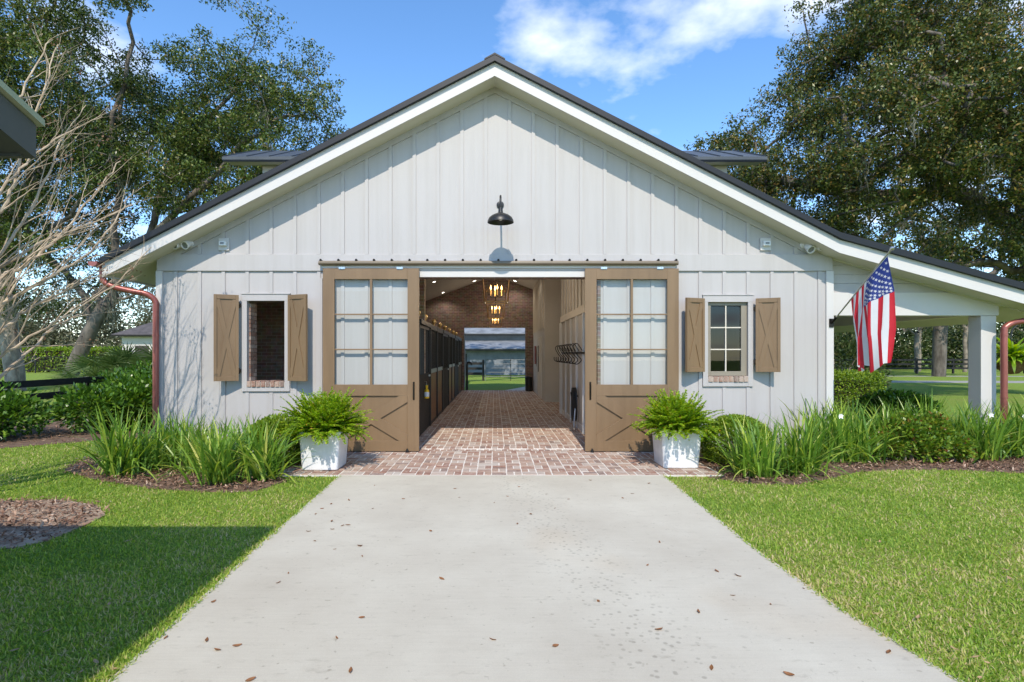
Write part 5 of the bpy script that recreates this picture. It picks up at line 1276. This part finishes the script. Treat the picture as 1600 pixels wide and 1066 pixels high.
# far buildings
def monitor_barn():
    t = thing('far_barn', (0,38,0), 'long blue-grey barn with raised roof seen through the aisle', 'building')
    wl = pm('blue_grey_siding',(.20,.225,.26),.6,.2,2); rf2 = pm('shade_mottled_metal_roof',(.20,.215,.23),.65,.35,1.5)  # roof darkened and mottled in its colour for dappled tree shade
    m = MB(); m.box(-16,22,33,44,0,1.95); m.build('wall', wl, t)
    m = MB(); m.prism_x([(32.4,1.92),(36.5,2.62),(36.5,2.70),(32.4,2.0)], -16.5, 22.5); m.build('lower_roof', rf2, t)
    m = MB(); m.box(-16,22,36.5,41,2.6,3.2); m.build('clerestory', wl, t)
    m = MB(); m.prism_x([(36.0,3.18),(39,4.3),(42,3.18),(42,3.26),(39,4.38),(36.0,3.26)], -16.5, 22.5); m.build('upper_roof', rf2, t)
    for a, y, z in ((0,32.38,1.90),(1,35.98,3.16)):
        m = MB(); m.box(-16.5,22.5,y-.03,y,z-.06,z+.05); m.build('eave_edge', M['black'], t)
    for x in (-6,-2.6,3.4,6.8):
        m = MB(); m.box(x-.5,x+.5,32.96,32.999,.9,1.6); m.build('window', M['dark'], t)
monitor_barn()
t = thing('white_house', (-28,33,0), 'white house with hipped dark roof beyond the palmettos', 'house')
m = MB(); m.box(-27.5,-14,32,42,0,3.0); m.build('wall', M['trim'], t)
m = MB(); m.add([(-28.0,31.5,3.0),(-13.5,31.5,3.0),(-13.5,42.5,3.0),(-28.0,42.5,3.0),(-24,36,5.3),(-17.5,36,5.3)], [(0,1,5,4),(1,2,5),(2,3,4,5),(3,0,4),(3,2,1,0)]); m.build('roof', pm('grey_shingles',(.085,.075,.075),.9,.3,3,.5,20), t)
m = MB(); m.box(-28.02,-13.48,31.46,31.5,2.86,3.0); m.build('fascia', M['bronze'], t)
for x in (-26,-23.4):
    m = MB(); m.box(x-.5,x+.5,31.96,31.999,.9,2.2); m.build('window', M['dark'], t)
# paths
m = MB(); m.prism_z([(.3,14.85),(2.2,14.85),(3.2,17),(7,19.5),(14,20.5),(14,22.0),(6,21.2),(1.6,18.2)], -.02, .012); tag(m.build('path', M['concrete']), 'pale path curving away behind the barn', 'path', kind='structure')
m = MB(); m.prism_z([(13,22.5),(30,21.3),(60,20.5),(60,23.0),(30,23.6),(13,24.4)], -.02, .010); tag(m.build('road', M['gravel']), 'pale gravel lane across the shaded lawn', 'road', kind='structure')
m = MB(); m.prism_z([(22,30.6),(60,28.5),(60,29.6),(22,31.6)], -.02, .010); tag(m.build('lane', M['gravel']), 'far pale lane by the rail fence', 'road', kind='structure')
# paddock hedge and iron fence at the far left
hedge('clipped_hedge', 'long clipped hedge along the far side of the sunny paddock', -60, -24, 39, 41, 2.1, 26000, 'box', .22, .07, 111)
t = thing('iron_fence', (-40,37.5,0), 'thin dark iron fence across the far paddock', 'fence')
for i in range(10):
    x = -60+i*3.6; m = MB(); m.box(x-.04,x+.04,37.46,37.54,0,1.5); m.build('post', M['black'], t)
for z in (.2,1.3):
    m = MB(); m.box(-60,-27,37.49,37.51,z,z+.05); m.build('rail', M['black'], t)
m = MB()
for i in range(260): x = -60+i*.127; m.box(x-.01,x+.01,37.49,37.51,.2,1.4)
q = m.build('pickets', M['black'], t); q['kind'] = 'stuff'

# hanging fern basket beyond the porch
hb = Vector((10.3,2.05,1.45)); t = thing('hanging_basket', (hb.x,hb.y,0), 'fern in a coir basket hanging from a black shepherd hook', 'hanging basket')
m = MB(); m.tube(spline([(11.2,2.05,0),(11.2,2.05,1.5),(11.15,2.05,2.05),(10.78,2.05,2.28),(10.38,2.05,2.14),(10.3,2.05,1.92)],6), .012, 8); m.build('hook', M['black'], t, smooth=True)
m = MB(); m.lathe([(0,-.26),(.12,-.24),(.22,-.14),(.27,0),(.25,0),(.2,-.12),(0,-.2)], hb, 18); m.build('coir_liner', pm('coir',(.16,.085,.04),.95,.4,30,.8,60), t, smooth=True)
m = MB()
for a in (0,2.1,4.2): m.tube([hb+Vector((.26*math.cos(a),.26*math.sin(a),0)), (10.3,2.05,1.92)], .004, 5)
m.build('chains', M['black'], t)
rg2 = np.random.default_rng(601); n = 150; k = 8; az = rg2.random(n)*6.283; tl = .2+rg2.random(n)*1.2; bd = .6+rg2.random(n)*1.2; tt = np.linspace(0,1,k)[None]; th = tl[:,None]+bd[:,None]*tt**1.5; ds = rg2.uniform(.35,.62,n)[:,None]/(k-1)
rr = np.cumsum(np.sin(th)*ds,1); zz = np.cumsum(np.cos(th)*ds,1); C = np.array(hb[:])+np.stack([np.cos(az)[:,None]*rr,np.sin(az)[:,None]*rr,zz],2)
V, F = strips(C, np.tile(np.array([.01,.025,.034,.036,.034,.028,.018,.002]),(n,1)), np.stack([-np.sin(az),np.cos(az),np.zeros(n)],1)); np_obj('fronds', V, F, M['fern'], t)

# woods closing the view
def woods(name, label, pts, n, mat, ls, seed):
    rg2 = np.random.default_rng(seed); parts = []
    for (x0,y0,x1,y1,h,dep,nn) in pts:
        m_ = max(4, nn//110); u = rg2.random(m_); cx_ = x0+(x1-x0)*u+rg2.normal(size=m_)*dep*.3; cy2 = y0+(y1-y0)*u+rg2.random(m_)*dep; cz_ = h*rg2.random(m_)**.8*(.75+.25*np.sin(u*23+seed))
        idx = rg2.integers(0,m_,nn); Pt = np.stack([cx_,cy2,cz_],1)[idx]+rg2.normal(size=(nn,3))*np.array([.95,.95,.6])
        Pt[:,2] = np.maximum(Pt[:,2],.1); parts.append(leaf_quads(Pt, rg2.uniform(.6,1.3,nn)*ls, ls*.22, up=.2, rg=rg2))
    V, F = merge(parts); o = np_obj(name, V, F, M[mat]); tag(o, label, 'woods', kind='stuff')
woods('distant_woods', 'dense dark woods behind the far rail fence', [(14,44,75,50,8.5,7,60000),(60,10,75,45,9,6,12000),(16,46,80,52,5,5,30000)], 0, 'midleaf', .42, 701)
woods('distant_woods', 'soft mossy woods beyond the paddock', [(-75,48,-8,58,10,8,60000),(-40,62,30,66,13,6,36000),(-80,46,-10,52,5,5,30000)], 0, 'haleleaf', .46, 702)
# bare pale trees at the wood's edge, right
for i,(x,y,h) in enumerate(((21.5,27.5,5.5),(36,38.5,8),(41,39.5,9),(46,38,7.5),(38.5,41.5,9))):
    rg_ = np.random.default_rng(710+i); A = cloud_pts(rg_, (x,y,h*.72), (h*.42,h*.35,h*.34), 90, .8, 710+i, h*.3)
    build_tree('bare_tree', ('low pale bare tree on the lawn, seen beside the flag','tall thin bare tree at the edge of the far woods','tall thin bare tree at the edge of the far woods','tall thin bare tree at the edge of the far woods','tall thin bare tree at the edge of the far woods')[i], (x,y,0), 'bare trees by the far woods',
        [(x,y,-.1),(x+.05,y,h*.15),(x,y,h*.3),(x+.1,y,h*.42)], [(3,[(x+h*.1,y,h*.6),(x+h*.14,y,h*.8)]),(3,[(x-h*.12,y,h*.58),(x-h*.2,y,h*.75)])], A, .17, 14, .5, 'haleleaf', .16, 0, 'twig2', seed=720+i, wob=.12, seg=.7)

# ------------------------------------------------------------------ lawn blades
def in_poly(X, Y, poly):
    c = np.zeros(len(X), bool); j = len(poly)-1
    for i in range(len(poly)):
        xi, yi = poly[i]; xj, yj = poly[j]; cond = ((yi > Y) != (yj > Y)) & (X < (xj-xi)*(Y-yi)/((yj-yi) if yj != yi else 1e-9)+xi); c ^= cond; j = i
    return c
def lawn_blades(n, seed):
    rg2 = np.random.default_rng(seed)
    d = 1.9*(11.5/1.9)**rg2.random(n*2); lat = rg2.uniform(-1.0,1.06,n*2); X = lat*d; Y = d-D
    bad = in_poly(X, Y, [(x+(.03 if x<0 else -.03), y) for x, y in drive_pts]) | ((np.abs(X) < 3.0) & (Y > AP_Y0-.01)) | ((Y > -.05) & (X > -5.55) & (X < 8.5))
    for o in bpy.data.objects:
        if o.name in ('left_bed','right_bed','tree_ring','hedge_bed'):
            vs_ = [(v.co.x+o.location.x, v.co.y+o.location.y) for v in o.data.vertices][:len(o.data.vertices)//2]; bad |= in_poly(X, Y, vs_)
    X, Y, d = X[~bad][:n], Y[~bad][:n], d[~bad][:n]; n = len(X)
    k = 4; sc = 1+.10*np.maximum(0,d-3); L_ = rg2.uniform(.016,.046,n)*sc**.5; az = rg2.random(n)*6.283; tilt = rg2.random(n)*1.1; bend = rg2.random(n)*1.5
    tt = np.linspace(0,1,k)[None]; th = tilt[:,None]+bend[:,None]*tt; ds = (L_/(k-1))[:,None]; rr = np.cumsum(np.sin(th)*ds,1)-np.sin(th)[:,:1]*ds; zz = np.cumsum(np.cos(th)*ds,1)-np.cos(th)[:,:1]*ds
    C = np.stack([X[:,None]+np.cos(az)[:,None]*rr, Y[:,None]+np.sin(az)[:,None]*rr, zz-.004+np.where(in_poly(X, Y, drive_pts),.016,0)[:,None]],2)
    W = (rg2.uniform(.0020,.0042,n)*sc)[:,None]*np.array([.8,1,.8,.08])[None]; tw = az+math.pi/2+rg2.normal(size=n)*.6
    V, F = strips(C, W, np.stack([np.cos(tw),np.sin(tw),np.zeros(n)],1)); o = np_obj('lawn_grass', V, F, M['grass'], None, (0,0,0)); tag(o, 'short green lawn blades on both sides of the driveway', 'grass', kind='stuff')
lawn_blades(260000, 801)

# ------------------------------------------------------------------ fallen leaves
def leaf_mesh(name, mat, seed):
    r_ = random.Random(seed); m = MB(); n = 6; L_ = 1.0; top = []; cu = r_.uniform(.1,.3); tw = r_.uniform(-.25,.25)
    for i in range(n+1):
        t_ = i/n; wv = .21*math.sin(math.pi*t_**.9)**.8+.004; z = cu*4*(t_-.5)**2*.35+.03
        for s in (-1,0,1): top.append((t_-.5, s*wv+tw*.15*t_, z+(abs(s)*.10*(1 if s>0 else .6))+tw*s*wv))
    m.add(top, [(i*3+q, (i+1)*3+q, (i+1)*3+q+1, i*3+q+1) for i in range(n) for q in (0,1)]); return mesh_of(m, name, mat)
lm = [leaf_mesh('fallen_leaf_%s' % w_, M['dryleaf'], i) for i, w_ in enumerate('abc')]; lp = [leaf_mesh('pale_leaf_%s' % w_, M['paleleaf'], i+9) for i, w_ in enumerate('ab')]
def px7(a): return [(x/2.667, 740+y/2.667) for x, y in a]
def px8(a): return [(1000+x/2.667, 740+y/2.667) for x, y in a]
def px6(a): return [(440+x/2.424, 660+y/2.424) for x, y in a]
spots = px7([(1455,112),(1380,128),(1342,147),(1553,147),(1315,170),(1382,200),(1427,218),(1450,215),(1385,233),(1312,282),(1395,316),(1498,303),(1510,345),(1202,416),(1160,456),(890,536),(690,685),(862,697),(988,720),(907,736),(1508,602),(1404,686),(1460,825),(1045,862),(1285,242)])
spots += px8([(38,42),(82,287),(32,383),(320,407),(408,427),(387,509),(245,578),(545,546),(78,651),(297,812),(621,840),(1035,746),(683,480)])
spots += px6([(657,252),(673,285),(855,281),(805,305),(899,245),(1003,273),(1087,292),(893,385),(565,413),(461,291),(1292,288),(1328,271),(1390,232),(945,348),(1035,326),(352,240),(1170,220)])
spots += [(563,853),(770,1000),(690,905),(868,1010),(935,940)]
for i,(px,py) in enumerate(spots):
    p = G(px,py,.018); o = bpy.data.objects.new('fallen_leaf', random.choice(lm)); COL.objects.link(o); s_ = random.uniform(.024,.052)
    o.location = (p.x,p.y,.0185); o.rotation_euler = (random.uniform(-.15,.15),random.uniform(-.15,.15),random.uniform(0,6.28)); o.scale = (s_,s_*random.uniform(.75,1.2),s_)
    tag(o, 'small brown fallen oak leaf on the concrete driveway', 'leaf', 'fallen leaves on the driveway')
lawn_sp = px8([(673,212),(945,282),(1000,287),(850,418),(913,430),(988,588),(1160,604),(1375,640),(1235,405),(1525,405),(1540,440),(1400,770),(1445,792),(1310,735),(1080,172),(1375,268),(1210,44),(900,272),(1415,855)]) + px7([(425,527),(455,548),(480,820),(400,790),(340,830),(200,660),(530,285),(910,160),(60,742)])
for px,py in lawn_sp:
    p = G(px,py,.03); o = bpy.data.objects.new('lawn_leaf', random.choice(lp)); COL.objects.link(o); s_ = random.uniform(.03,.06)
    o.location = (p.x,p.y,.034); o.rotation_euler = (random.uniform(-.3,.3),random.uniform(-.3,.3),random.uniform(0,6.28)); o.scale = (s_,s_,s_)
    tag(o, 'pale dry leaf lying in the grass', 'leaf', 'dry leaves on the lawn')
